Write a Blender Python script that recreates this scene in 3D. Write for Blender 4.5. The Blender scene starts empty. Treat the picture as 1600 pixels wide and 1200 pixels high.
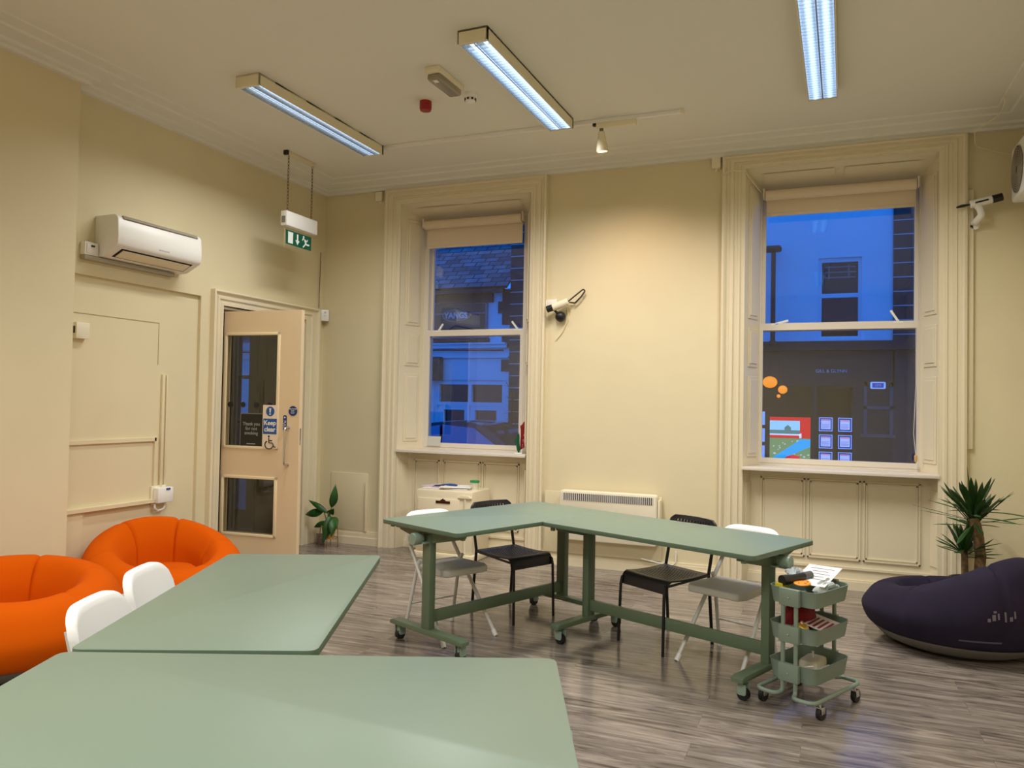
import bpy, bmesh, math, random
from mathutils import Vector, Matrix
random.seed(7)
R = math.radians
S = bpy.context.scene
COL = S.collection

# ------------------------------------------------------------------ camera, world, exposure
cam_d = bpy.data.cameras.new('camera')
cam = bpy.data.objects.new('camera', cam_d); COL.objects.link(cam)
YAW, PITCH, ROLL = R(21.855), R(1.43), R(1.043)
fw = Vector((-math.sin(YAW)*math.cos(PITCH), math.cos(YAW)*math.cos(PITCH), math.sin(PITCH)))
rt = Vector((math.cos(YAW), math.sin(YAW), 0)); up = rt.cross(fw)
rt2 = math.cos(ROLL)*rt + math.sin(ROLL)*up; up2 = -math.sin(ROLL)*rt + math.cos(ROLL)*up
m = Matrix.Identity(4)
for i in range(3):
    m[i][0] = rt2[i]; m[i][1] = up2[i]; m[i][2] = -fw[i]
m.translation = Vector((4.955, -6.901, 1.4905))
cam.matrix_world = m
cam_d.sensor_fit = 'HORIZONTAL'; cam_d.sensor_width = 36; cam_d.lens = 1207.4/1600*36
cam_d.clip_start = 0.05; cam_d.clip_end = 200
S.camera = cam
S.view_settings.view_transform = 'Standard'; S.view_settings.look = 'None'
S.view_settings.gamma = 1; S.view_settings.use_curve_mapping = False
S.view_settings.exposure = 0.0
w = bpy.data.worlds.new('dusk_sky'); S.world = w; w.use_nodes = True
bg = w.node_tree.nodes['Background']
bg.inputs[0].default_value = (0.02, 0.225, 1.0, 1); bg.inputs[1].default_value = 1.35

LAMP_W = 12.8      # watts of each half of a fluorescent fitting
LAMP_C = (1.0, 1.0, 0.99)
LAMP_SPREAD = R(150)
SPOT_W = 30.0

# ------------------------------------------------------------------ helpers
def lin(c):
    return tuple(((v/255)/12.92 if v/255 <= .04045 else ((v/255+.055)/1.055)**2.4) for v in c) + (1,)
MATS = {}
def mat(name, c, rough=.5, metal=0, emit=None, es=0, spec=.5, bump=0, bscale=40, var=0, vscale=3, coat=0):
    if name in MATS: return MATS[name]
    mt = bpy.data.materials.new(name); mt.use_nodes = True
    nt = mt.node_tree; b = nt.nodes['Principled BSDF']
    b.inputs['Base Color'].default_value = lin(c); b.inputs['Roughness'].default_value = rough
    b.inputs['Metallic'].default_value = metal; b.inputs['Specular IOR Level'].default_value = spec
    if coat: b.inputs['Coat Weight'].default_value = coat
    if emit: b.inputs['Emission Color'].default_value = lin(emit); b.inputs['Emission Strength'].default_value = es
    tc = None
    if bump or var: tc = nt.nodes.new('ShaderNodeTexCoord')
    if var:
        n = nt.nodes.new('ShaderNodeTexNoise'); n.inputs['Scale'].default_value = vscale; n.inputs['Detail'].default_value = 4
        nt.links.new(tc.outputs['Object'], n.inputs['Vector'])
        r = nt.nodes.new('ShaderNodeValToRGB')
        a = lin(c); r.color_ramp.elements[0].position = .3; r.color_ramp.elements[1].position = .7
        r.color_ramp.elements[0].color = tuple(v*(1-var) for v in a[:3]) + (1,)
        r.color_ramp.elements[1].color = tuple(min(1, v*(1+var)) for v in a[:3]) + (1,)
        nt.links.new(n.outputs['Fac'], r.inputs['Fac']); nt.links.new(r.outputs['Color'], b.inputs['Base Color'])
    if bump:
        n2 = nt.nodes.new('ShaderNodeTexNoise'); n2.inputs['Scale'].default_value = bscale; n2.inputs['Detail'].default_value = 3
        nt.links.new(tc.outputs['Object'], n2.inputs['Vector'])
        bp = nt.nodes.new('ShaderNodeBump'); bp.inputs['Strength'].default_value = bump; bp.inputs['Distance'].default_value = .01
        nt.links.new(n2.outputs['Fac'], bp.inputs['Height']); nt.links.new(bp.outputs['Normal'], b.inputs['Normal'])
    MATS[name] = mt; return mt

def glass_mat(name, refl=.1, tint=(255, 255, 255)):
    if name in MATS: return MATS[name]
    mt = bpy.data.materials.new(name); mt.use_nodes = True; nt = mt.node_tree; nt.nodes.clear()
    o = nt.nodes.new('ShaderNodeOutputMaterial'); mx = nt.nodes.new('ShaderNodeMixShader')
    t = nt.nodes.new('ShaderNodeBsdfTransparent'); g = nt.nodes.new('ShaderNodeBsdfGlossy')
    t.inputs[0].default_value = lin(tint); g.inputs['Roughness'].default_value = 0.0
    f = nt.nodes.new('ShaderNodeLayerWeight'); f.inputs[0].default_value = .25
    mr = nt.nodes.new('ShaderNodeMapRange'); mr.inputs['To Min'].default_value = refl*.55; mr.inputs['To Max'].default_value = min(1, refl*6)
    nt.links.new(f.outputs['Fresnel'], mr.inputs['Value']); nt.links.new(mr.outputs[0], mx.inputs[0])
    nt.links.new(t.outputs[0], mx.inputs[1]); nt.links.new(g.outputs[0], mx.inputs[2]); nt.links.new(mx.outputs[0], o.inputs[0])
    MATS[name] = mt; return mt

def fillet(pts, rad, n=5, closed=False):
    pts = [Vector(p) for p in pts]
    if rad <= 0: return pts
    out = []; N = len(pts)
    for i, p in enumerate(pts):
        if not closed and i in (0, N-1): out.append(p); continue
        a = pts[i-1]; b = pts[(i+1) % N]
        u = (a-p); v = (b-p); lu = u.length; lv = v.length
        if lu < 1e-6 or lv < 1e-6: out.append(p); continue
        u /= lu; v /= lv; ang = u.angle(v)
        if abs(ang-math.pi) < 1e-3: out.append(p); continue
        t = min(rad/math.tan(ang/2), lu*.49, lv*.49)
        p0 = p+u*t; p2 = p+v*t
        for k in range(n+1):
            s = k/n; out.append(p0*(1-s)**2 + p*2*s*(1-s) + p2*s*s)
    return out

def rrect(w_, d_, r, n=5, cx=0, cy=0):
    return [(p.x+cx, p.y+cy) for p in fillet([(-w_/2, -d_/2, 0), (w_/2, -d_/2, 0), (w_/2, d_/2, 0), (-w_/2, d_/2, 0)], r, n, True)]

class MB:
    def __init__(s): s.bm = bmesh.new(); s.mi = 0
    def face(s, pts):
        f = s.bm.faces.new([s.bm.verts.new(p) for p in pts]); f.material_index = s.mi; return f
    def merge(s, tmp, M=None):
        mp = {}
        for v in tmp.verts: mp[v] = s.bm.verts.new(M @ v.co if M else v.co)
        for f in tmp.faces:
            try: g = s.bm.faces.new([mp[v] for v in f.verts]); g.material_index = s.mi
            except ValueError: pass
        tmp.free()
    def box(s, c, d, bev=0, rot=None, seg=2):
        t = bmesh.new(); bmesh.ops.create_cube(t, size=1)
        for v in t.verts: v.co = Vector((v.co.x*d[0], v.co.y*d[1], v.co.z*d[2]))
        if bev: bmesh.ops.bevel(t, geom=t.edges[:], offset=bev, segments=seg, affect='EDGES', profile=.5)
        M = Matrix.Translation(c)
        if rot is not None: M = M @ (rot if isinstance(rot, Matrix) else Matrix.Rotation(rot, 4, 'Z'))
        s.merge(t, M); return s
    def b2(s, lo, hi, bev=0):      # box from two corners
        return s.box([(a+b)/2 for a, b in zip(lo, hi)], [abs(b-a) for a, b in zip(lo, hi)], bev)
    def frame(s, x0, x1, z0, z1, y0, y1, ws, wb, wt):      # stiles with the rails fitted between them
        s.b2((x0, y0, z0), (x0+ws, y1, z1)); s.b2((x1-ws, y0, z0), (x1, y1, z1))
        s.b2((x0+ws, y0, z0), (x1-ws, y1, z0+wb)); s.b2((x0+ws, y0, z1-wt), (x1-ws, y1, z1)); return s
    def prism(s, poly, z0, z1, bev=0, M=None, seg=2):
        t = bmesh.new(); vs = [t.verts.new((p[0], p[1], z0)) for p in poly]
        f = t.faces.new(vs); r = bmesh.ops.extrude_face_region(t, geom=[f])
        for v in r['geom']:
            if isinstance(v, bmesh.types.BMVert): v.co.z = z1
        bmesh.ops.recalc_face_normals(t, faces=t.faces[:])
        if bev:
            es = [e for e in t.edges if abs(e.verts[0].co.z-e.verts[1].co.z) < 1e-9]
            bmesh.ops.bevel(t, geom=es, offset=bev, segments=seg, affect='EDGES', profile=.5)
        s.merge(t, M); return s
    def surf(s, rows, cu=False, cv=False):     # rows of points; cu closes within a row, cv closes across rows
        V = [[s.bm.verts.new(p) for p in r] for r in rows]; n = len(rows); k = len(rows[0])
        for i in range(n if cv else n-1):
            for j in range(k if cu else k-1):
                try:
                    f = s.bm.faces.new([V[i][j], V[i][(j+1) % k], V[(i+1) % n][(j+1) % k], V[(i+1) % n][j]]); f.material_index = s.mi
                except ValueError: pass
        return V
    def cap(s, ring):
        try: f = s.bm.faces.new(ring); f.material_index = s.mi
        except ValueError: pass
    def tube(s, pts, r, seg=10, fil=0, closed=False, caps=True):
        P = fillet(pts, fil, 5, closed) if fil else [Vector(p) for p in pts]
        n = len(P); rs = r if isinstance(r, (list, tuple)) else None
        T = []
        for i in range(n):
            a = P[i-1] if (closed or i > 0) else P[i]; b = P[(i+1) % n] if (closed or i < n-1) else P[i]
            T.append((b-a).normalized())
        nrm = T[0].orthogonal().normalized(); rows = []
        for i in range(n):
            nrm = (nrm - T[i]*nrm.dot(T[i])); nrm.normalize(); bn = T[i].cross(nrm)
            rr = rs[min(i, len(rs)-1)] if rs else r
            rows.append([P[i] + (nrm*math.cos(2*math.pi*k/seg) + bn*math.sin(2*math.pi*k/seg))*rr for k in range(seg)])
        V = s.surf(rows, cu=True, cv=closed)
        if caps and not closed: s.cap(V[0][::-1]); s.cap(V[-1])
        return s
    def cyl(s, a, b, r, r2=None, seg=20):
        return s.tube([a, b], [r, r if r2 is None else r2], seg)
    def lathe(s, prof, seg=24, M=None, cap=True):
        rows = [[Vector((p[0]*math.cos(2*math.pi*k/seg), p[0]*math.sin(2*math.pi*k/seg), p[1])) for k in range(seg)] for p in prof]
        if M: rows = [[M @ v for v in r] for r in rows]
        V = s.surf(rows, cu=True)
        if cap: s.cap(V[0][::-1]); s.cap(V[-1])
        return s
    def ball(s, c, r, sx=1, sy=1, sz=1, seg=16):
        pr = [(math.cos(a)*r, math.sin(a)*r) for a in [(-math.pi/2 + math.pi*k/10) for k in range(11)]]
        pr[0] = (1e-4, -r); pr[-1] = (1e-4, r)
        return s.lathe(pr, seg, Matrix.Translation(c) @ Matrix.Diagonal((sx, sy, sz, 1)))
    def obj(s, name, mats, parent=None, ang=35, loc=None, rotz=0):
        bmesh.ops.recalc_face_normals(s.bm, faces=s.bm.faces[:])
        me = bpy.data.meshes.new(name); s.bm.to_mesh(me); s.bm.free()
        for mm in (mats if isinstance(mats, (list, tuple)) else [mats]): me.materials.append(mm)
        for p in me.polygons: p.use_smooth = True
        me.set_sharp_from_angle(angle=R(ang))
        o = bpy.data.objects.new(name, me); COL.objects.link(o)
        if parent: o.parent = parent
        if loc: o.location = loc
        if rotz: o.rotation_euler.z = rotz
        return o

def tag(o, label, cat, group=None, kind=None):
    o['label'] = label; o['category'] = cat
    if group: o['group'] = group
    if kind: o['kind'] = kind
    return o
def thing(name, label, cat, loc=(0, 0, 0), rotz=0, group=None):
    o = bpy.data.objects.new(name, None); COL.objects.link(o); o.empty_display_size = .1
    o.location = loc; o.rotation_euler = (0, 0, rotz)
    return tag(o, label, cat, group)
def struct(o, label=None, cat=None):
    o['kind'] = 'structure'
    if label: o['label'] = label
    if cat: o['category'] = cat
    return o
def empty_struct(name, label, cat):
    o = bpy.data.objects.new(name, None); COL.objects.link(o); o.empty_display_size = .1
    return struct(o, label, cat)
def dup(root, loc, rotz, label, group=None):
    r = root.copy(); COL.objects.link(r); r.location = loc; r.rotation_euler = (0, 0, rotz); r['label'] = label
    if group: r['group'] = group
    for ch in list(root.children):
        c = ch.copy(); COL.objects.link(c); c.parent = r
        for g in list(ch.children):
            d = g.copy(); COL.objects.link(d); d.parent = c
    return r
def text(name, body, size, mt, M, parent=None, ext=.0006, align='CENTER', bold=0):
    cu = bpy.data.curves.new(name, 'FONT'); cu.body = body; cu.size = size; cu.align_x = align; cu.align_y = 'CENTER'
    cu.extrude = ext; cu.offset = bold; cu.resolution_u = 3
    t = bpy.data.objects.new(name, cu); COL.objects.link(t)
    bpy.context.view_layer.update()
    me = bpy.data.meshes.new_from_object(t.evaluated_get(bpy.context.evaluated_depsgraph_get()))
    bpy.data.objects.remove(t); bpy.data.curves.remove(cu)
    me.name = name; me.transform(M); me.materials.clear(); me.materials.append(mt)
    o = bpy.data.objects.new(name, me); COL.objects.link(o)
    if parent: o.parent = parent
    return o
RX = Matrix.Rotation(R(90), 4, 'X')          # lays XY drawings on a wall that faces -y
def T(x, y, z): return Matrix.Translation((x, y, z))

# ------------------------------------------------------------------ materials
def floor_mat():
    mt = bpy.data.materials.new('grey wood plank vinyl'); mt.use_nodes = True; nt = mt.node_tree; b = nt.nodes['Principled BSDF']
    N = nt.nodes.new; L = nt.links.new
    tc = N('ShaderNodeTexCoord'); br = N('ShaderNodeTexBrick')
    L(tc.outputs['Object'], br.inputs['Vector'])
    br.offset = .37; br.inputs['Scale'].default_value = 1; br.inputs['Brick Width'].default_value = 1.22; br.inputs['Row Height'].default_value = .178
    br.inputs['Mortar Size'].default_value = .0016; br.inputs['Mortar Smooth'].default_value = .2; br.inputs['Bias'].default_value = 0
    br.inputs['Color1'].default_value = (.30, .30, .30, 1); br.inputs['Color2'].default_value = (.75, .75, .75, 1); br.inputs['Mortar'].default_value = (.0, .0, .0, 1)
    mp = N('ShaderNodeMapping'); mp.inputs['Scale'].default_value = (1.3, 11, 1); L(tc.outputs['Object'], mp.inputs['Vector'])
    addv = N('ShaderNodeVectorMath'); addv.operation = 'MULTIPLY_ADD'; addv.inputs[1].default_value = (7, 3, 5)
    L(br.outputs['Color'], addv.inputs[0]); L(mp.outputs[0], addv.inputs[2])
    n1 = N('ShaderNodeTexNoise'); n1.inputs['Scale'].default_value = 1.8; n1.inputs['Detail'].default_value = 8; n1.inputs['Roughness'].default_value = .65; n1.inputs['Distortion'].default_value = 1.1
    L(addv.outputs[0], n1.inputs['Vector'])
    rp = N('ShaderNodeValToRGB'); e = rp.color_ramp.elements
    e[0].position = .30; e[0].color = lin((70, 61, 55)); e[1].position = .72; e[1].color = lin((172, 159, 147))
    k = e.new(.48); k.color = lin((126, 115, 106))
    L(n1.outputs['Fac'], rp.inputs['Fac'])
    mx = N('ShaderNodeMix'); mx.data_type = 'RGBA'; mx.blend_type = 'MULTIPLY'; mx.inputs[0].default_value = .55
    mr = N('ShaderNodeMapRange'); mr.inputs['To Min'].default_value = .55; mr.inputs['To Max'].default_value = 1.1
    L(br.outputs['Color'], mr.inputs['Value']); L(rp.outputs[0], mx.inputs[6]); L(mr.outputs[0], mx.inputs[7])
    L(mx.outputs[2], b.inputs['Base Color'])
    b.inputs['Roughness'].default_value = .15; b.inputs['Specular IOR Level'].default_value = .5
    bp = N('ShaderNodeBump'); bp.inputs['Strength'].default_value = .10; bp.inputs['Distance'].default_value = .002
    L(n1.outputs['Fac'], bp.inputs['Height']); L(bp.outputs[0], b.inputs['Normal'])
    return mt
M_floor = floor_mat()
M_wall = mat('cream wall paint', (224, 211, 174), .55, bump=.10, bscale=9, var=.03, vscale=1.2)
M_ceil = mat('off white ceiling paint', (230, 228, 216), .8, bump=.05, bscale=20)
M_trim = mat('cream gloss woodwork', (230, 217, 186), .35, bump=.04, bscale=14)
M_sash = mat('white sash paint', (226, 216, 200), .35)
M_blind = mat('beige blind fabric', (226, 208, 182), .85)
M_white = mat('white plastic', (240, 238, 232), .35)
M_ivory = mat('ivory plastic', (236, 226, 200), .4)
M_black = mat('black plastic', (20, 20, 21), .4)
M_dark = mat('dark gap', (30, 27, 24), .8)
M_green = mat('sage green laminate', (116, 131, 113), .42, var=.02, vscale=2)
M_greend = mat('green edge band', (92, 112, 92), .45)
M_gframe = mat('green powder coated steel', (98, 115, 90), .42)
M_gknob = mat('grey green plastic', (138, 158, 142), .45)
M_trol = mat('sage powder coated steel', (126, 142, 128), .42)
M_orange = mat('orange flocked fabric', (206, 86, 0), .95, spec=.1, bump=.05, bscale=60)
M_navy = mat('navy flocked fabric', (34, 27, 46), .85, spec=.25, bump=.08, bscale=50, var=.15, vscale=6)
M_base = mat('grey vinyl base', (120, 116, 108), .6)
M_adde = mat('charcoal chair plastic', (44, 41, 43), .45)
M_addeleg = mat('black steel tube', (22, 22, 24), .4)
M_gunde = mat('white chair plastic', (238, 238, 234), .4)
M_gundes = mat('pale grey chair seat', (205, 203, 196), .5)
M_tube = mat('white steel tube', (216, 214, 206), .35)
M_chrome = mat('brushed steel', (205, 205, 205), .25, 1)
M_rubber = mat('black rubber', (24, 24, 26), .5)
M_glass = glass_mat('window glass', .14)
M_dglass = glass_mat('door glass', .10, (228, 228, 224))
M_leaf = mat('dark green leaf', (38, 84, 30), .4, var=.3, vscale=9)
M_yleaf = mat('yucca leaf', (44, 78, 32), .45, var=.35, vscale=8)
M_bark = mat('yucca bark', (120, 96, 66), .9, var=.45, vscale=30, bump=.5, bscale=60)
M_gold = mat('brass wire', (190, 140, 70), .35, 1)
M_straw = mat('wicker pot', (206, 160, 92), .8, var=.2, vscale=40)
M_blue = mat('blue sign vinyl', (26, 84, 150), .4)
M_navyv = mat('navy sign vinyl', (22, 52, 112), .4)
M_red = mat('red plastic', (150, 16, 18), .4)
M_signg = mat('exit sign green', (6, 84, 60), .4, emit=(6, 84, 60), es=.10)
M_signw = mat('exit sign white', (225, 232, 225), .4, emit=(225, 232, 225), es=.12)

# ------------------------------------------------------------------ room shell
XR, YB, ZC, ZCOR = 6.45, -9.0, 3.765, 3.665
W1 = dict(o=(.763, 2.527), i=(.935, 2.345), b=(1.062, 2.222), top=3.515, btop=3.40, ot=3.664, sill=1.0, st=.04)
W2 = dict(o=(4.141, 5.996), i=(4.332, 5.833), b=(4.445, 5.705), top=3.552, btop=3.428, ot=3.664, sill=.985, st=.03)

struct(MB().b2((-2.4, YB-.2, -.1), (XR+.2, .45, 0)).obj('floor', M_floor), 'grey wood plank floor with a soft sheen', 'floor')
struct(MB().b2((-.2, YB-.2, ZC), (XR+.2, .4, ZC+.1)).obj('ceiling', M_ceil), 'off white plaster ceiling', 'ceiling')
def wall_back():
    b = MB()
    xs = [-.2, W1['i'][0], W1['i'][1], W2['i'][0], W2['i'][1], XR+.2]
    b.b2((xs[0], 0, 0), (xs[1], .45, ZC)); b.b2((xs[2], 0, 0), (xs[3], .45, ZC)); b.b2((xs[4], 0, 0), (xs[5], .45, ZC))
    for W in (W1, W2):
        b.b2((W['i'][0], 0, W['top']), (W['i'][1], .45, ZC))
        b.b2((W['i'][0], .3, 0), (W['i'][1], .45, W['sill']-.03))
    return b.obj('wall_back', M_wall)
struct(wall_back(), 'cream painted wall between and around the two tall windows', 'wall')
DY0, DY1, DZ = -1.505, -.335, 2.305
def wall_left():
    b = MB()
    b.b2((-.2, DY1, 0), (0, .0, ZC)); b.b2((-.2, DY0, DZ), (0, DY1, ZC)); b.b2((-.2, -1.755, 0), (0, DY0, ZC))
    b.b2((-.2, -3.2, 2.365), (0, -1.755, ZC)); b.b2((-.2, -3.2, 0), (-.03, -1.755, 2.365))
    b.b2((-.2, YB, 0), (.14, -3.078, ZC))
    return b.obj('wall_left', M_wall)
struct(wall_left(), 'cream painted left wall with a shallow chimney breast', 'wall')
struct(MB().b2((XR, YB, 0), (XR+.2, 0, ZC)).obj('wall_right', M_wall))
struct(MB().b2((-.2, YB-.2, 0), (XR+.2, YB, ZC)).obj('wall_front', M_wall))

# cornice: stepped plaster profile (distance from wall, z)
PROF = [(0, ZCOR), (.045, ZCOR), (.05, ZCOR+.022), (.085, ZCOR+.03), (.09, ZCOR+.05), (.19, ZCOR+.068), (.2, ZCOR+.082), (.29, ZCOR+.09), (.3, ZC+.001), (0, ZC+.001)]
def cornice(name, pts):
    b = MB(); rows = []
    for p, n in pts: rows.append([(p[0]+n[0]*q[0], p[1]+n[1]*q[0], q[1]) for q in PROF])
    V = b.surf(rows, cu=True); b.cap(V[0][::-1]); b.cap(V[-1])
    return struct(b.obj(name, M_ceil, ang=20), None)
def cor_rows():
    return [((.14, YB), (1, 0)), ((.14, -3.078), (1, 1)), ((0, -3.078), (1, 1)), ((0, 0), (1, -1)), ((XR, 0), (-1, -1)), ((XR, YB), (-1, 0))]
o = cornice('trim_1', cor_rows()); o['label'] = 'stepped plaster cornice around the ceiling'; o['category'] = 'cornice'

# skirting boards
def skirt(name, x0, x1, h, y=-.02):
    b = MB(); b.b2((x0, y, 0), (x1, .0, h-.02)); b.b2((x0, y+.006, h-.02), (x1, 0, h)); b.b2((x0, y-.012, 0), (x1, y, h*.55))
    struct(b.obj(name, M_trim, ang=20))
skirt('baseboard_back', 0, W1['o'][0], .135); skirt('baseboard_middle', W1['o'][1], W2['o'][0], .115); skirt('baseboard_right', W2['o'][1], XR, .115)
b = MB(); b.b2((0, -1.75, 0), (.02, -1.66, .13)); b.b2((-.03, -3.07, 0), (-.012, -1.755, .12)); b.b2((.14, YB, 0), (.16, -3.078, .12)); struct(b.obj('baseboard_left', M_trim))

# ------------------------------------------------------------------ windows
def casing_rows(prof, x0, x1, zt):
    # prof: list of (inset from the outer edge, projection); goes up the left side, over, and down the right side
    rows = []
    rows.append([(x0+q[0], -q[1], 0) for q in prof]); rows.append([(x0+q[0], -q[1], zt-q[0]) for q in prof])
    rows.append([(x1-q[0], -q[1], zt-q[0]) for q in prof]); rows.append([(x1-q[0], -q[1], 0) for q in prof])
    return rows
def window(idx, W, label):
    root = empty_struct('window_%d' % idx, label, 'window')
    wd = W['i'][0]-W['o'][0]; h = W['ot']-W['top']
    b = MB(); k = wd/.18
    prof = [(0, 0), (0, .06), (.018*k, .066), (.03*k, .055), (.036*k, .04), (.06*k, .036), (.064*k, .046), (.09*k, .046), (.096*k, .03), (.118*k, .028), (.124*k, .036), (.142*k, .036), (.15*k, .022), (wd, .02), (wd, 0)]
    kz = h/wd
    rows = casing_rows(prof, W['o'][0], W['o'][1], W['ot'])
    rows[1] = [(W['o'][0]+q[0], -q[1], W['ot']-q[0]*kz) for q in prof]; rows[2] = [(W['o'][1]-q[0], -q[1], W['ot']-q[0]*kz) for q in prof]
    V = b.surf(rows, cu=True); b.cap(V[0]); b.cap(V[-1])
    b.obj('architrave', M_trim, root, ang=20)
    # splayed reveals with raised shutter panels
    zb = W['sill']
    for s, xi, xb in ((0, W['i'][0], W['b'][0]), (1, W['i'][1], W['b'][1])):
        b = MB(); sg = -1 if s == 0 else 1
        b.prism([(xi, 0), (xb, .3), (xb+sg*.02, .3), (xi+sg*.012, 0)] if s else [(xi, 0), (xi+sg*.012, 0), (xb+sg*.02, .3), (xb, .3)], 0, W['top'])
        d = Vector((xb-xi, .3, 0)); L = d.length; d.normalize(); ang = math.atan2(d.y, d.x)
        n = Vector((-d.y, d.x, 0)); n = n if (n.x*(-sg)) > 0 else -n
        for z0, z1 in ((zb+.08, zb+.78), (zb+.86, zb+1.2), (zb+1.28, W['top']-.14)):
            for (a0, a1, c0, c1, pj) in ((.07, L-.07, z0, z1, .008), (.095, L-.095, z0+.03, z1-.03, .016)):
                c = Vector((xi, 0, 0)) + d*((a0+a1)/2) + n*(pj/2); c.z = (c0+c1)/2
                b.box(c, (a1-a0, pj, c1-c0), .003, ang, 1)
        # plain panels below the sill
        c = Vector((xi, 0, 0)) + d*(.13/2+.03) + n*.005; c.z = .55
        b.box(c, (.1, .01, .6), .003, ang, 1)
        b.obj('shutter_panel', M_trim, root, ang=20)
    b = MB()      # sloping soffit
    b.face([(W['i'][0], 0, W['top']), (W['i'][1], 0, W['top']), (W['b'][1], .3, W['btop']), (W['b'][0], .3, W['btop'])])
    b.face([(W['b'][0], .3, W['btop']), (W['b'][1], .3, W['btop']), (W['b'][1], .3, W['btop']+.2), (W['b'][0], .3, W['btop']+.2)])
    wid = W['i'][1]-W['i'][0]
    for k2 in range(2):
        xm0 = W['i'][0]+.14+k2*(wid/2-.1); xm1 = xm0+wid/2-.18
        sl = (W['btop']-W['top'])/.3
        b.face([(xm0, .07, W['top']+sl*.07-.008), (xm1, .07, W['top']+sl*.07-.008), (xm1, .2, W['top']+sl*.2-.008), (xm0, .2, W['top']+sl*.2-.008)])
    b.obj('soffit', M_trim, root)
    # box frame round the sashes
    x0, x1 = W['b']; zt = W['btop']; y0 = .29
    b = MB(); bw = .065 if idx == 1 else .025
    b.frame(x0-.02, x1+.02, zb-.02, zt+.05, y0, y0+.12, bw, .042, .10)
    b.obj('box_frame', M_sash, root)
    mz = 2.205
    def sash(nm, za, zb_, y, rail_b, rail_t):
        f = MB(); xa, xb2 = x0-.0195+bw-.0145, x1+.0195-bw+.0145
        st = W['st']+(.015 if idx == 2 and nm == 'upper_sash' else 0)
        f.frame(xa, xb2, za, zb_, y, y+.035, st, rail_b, rail_t)
        so = f.obj(nm, M_sash, root)
        g = MB().b2((xa+st-.005, y+.015, za+rail_b-.005), (xb2-st+.005, y+.02, zb_-rail_t+.005)).obj('pane', M_glass, so)
        return so
    sash('lower_sash', zb+.0225, mz+.035, y0-.004, .045, .062)
    sash('upper_sash', mz-.03, zt-.0505, y0+.0625, .05, .045)
    # sill board
    b = MB(); yf = -.035 if idx == 1 else -.065
    ia, ib = W['i']
    poly = [(ia-.005, yf+.02), (ia+.03, yf), (ib-.2, yf), (ib-.02, yf+.03), (ib-.003, .0), (W['b'][1]-.0, .29), (W['b'][0]+.0, .29), (ia+.003, 0)] if idx == 2 else [(ia, yf), (ib, yf), (ib, 0), (W['b'][1], .29), (W['b'][0], .29), (ia, 0)]
    b.prism(poly, zb-.025, zb+.002, .003); b.obj('window_sill', M_sash, root)
    # panelled back below the sill
    b = MB(); ya = .13; xa, xb2 = ia+.045, ib-.045
    b.b2((xa-.03, ya, 0), (xb2+.03, ya+.03, zb-.02))
    pans = [(4.5, 4.8), (4.88, 5.23), (5.31, 5.67)] if idx == 2 else [(1.1, 1.33), (1.43, 1.79), (1.87, 2.2)]
    for pa, pb in pans:
        zl, zh = .27, .87
        for (q, t, dd) in ((0, .012, .014), (.02, .010, .008)):
            b.b2((pa-.03+q, ya-dd, zl-.03+q), (pa-.03+q+t, ya, zh+.03-q)); b.b2((pb+.03-q-t, ya-dd, zl-.03+q), (pb+.03-q, ya, zh+.03-q))
            b.b2((pa-.03+q, ya-dd, zl-.03+q), (pb+.03-q, ya, zl-.03+q+t)); b.b2((pa-.03+q, ya-dd, zh+.03-q-t), (pb+.03-q, ya, zh+.03-q))
    b.b2((xa-.03, ya-.014, .165), (xb2+.03, ya, .185)); b.b2((xa-.04, ya-.03, 0), (xb2+.04, ya, .07)); b.b2((xa-.04, ya-.022, .07), (xb2+.04, ya, .085))
    b.obj('apron_panel', M_trim, root, ang=20)
    return root
win1 = window(1, W1, 'tall sash window beside the safe, a slate roof seen through it')
win2 = window(2, W2, 'tall sash window above the green trolley, lit shop displays seen through it')
def stay(win, x, z, ang, L=.085):
    b = MB(); Mx = T(x, .292, z) @ Matrix.Rotation(ang, 4, 'Y')
    t = bmesh.new(); bmesh.ops.create_cube(t, size=1)
    for v in t.verts: v.co = Vector((v.co.x*.018, v.co.y*.014, (v.co.z+.5)*L))
    b.merge(t, Mx); b.b2((x-.035, .285, z-.012), (x+.035, .303, z+.0)); b.obj('sash_stay', M_white, win)
stay(win1, 1.235, 2.235, R(35)); stay(win1, 2.12, 2.235, R(-38), .1); stay(win2, 4.57, 2.235, R(76), .11); stay(win2, 5.545, 2.235, R(-32), .11)

# roller blinds
def blind(W, zl, label):
    t = thing('roller_blind', label, 'blind', ((W['b'][0]+W['b'][1])/2, .2, W['btop']-.05), 0, 'beige roller blinds')
    L = W['b'][1]-W['b'][0]-.03 if W is W2 else W['b'][1]-W['b'][0]+.02
    L = W['b'][1]-W['b'][0]-.05
    z = -.02
    MB().cyl((-L/2+.013, 0, z), (L/2-.013, 0, z), .045, seg=24).obj('roll', M_blind, t)
    b = MB(); n = 6; zb = zl-(W['btop']-.05)
    b.b2((-L/2+.02, .036, zb+.02), (L/2-.02, .041, z)); b.obj('fabric', M_blind, t)
    MB().b2((-L/2+.02, .03, zb), (L/2-.02, .046, zb+.03), .004).obj('bottom_bar', M_blind, t)
    for s in (-1, 1): MB().b2((s*L/2-.008, -.03, z-.03), (s*L/2+.008, .04, z+.06), .004).obj('bracket', M_sash, t)
    return t
bl1 = blind(W1, 3.09, 'short beige roller blind rolled up in the window beside the safe')
bl2 = blind(W2, 3.18, 'beige roller blind rolled up in the window above the green trolley')
b = MB(); b.tube([(5.66, .2, 3.3), (5.668, .2, 2.6), (5.67, .2, 1.7), (5.655, .2, 1.3), (5.672, .2, 1.13)], .0025, 6, .1)
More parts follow.
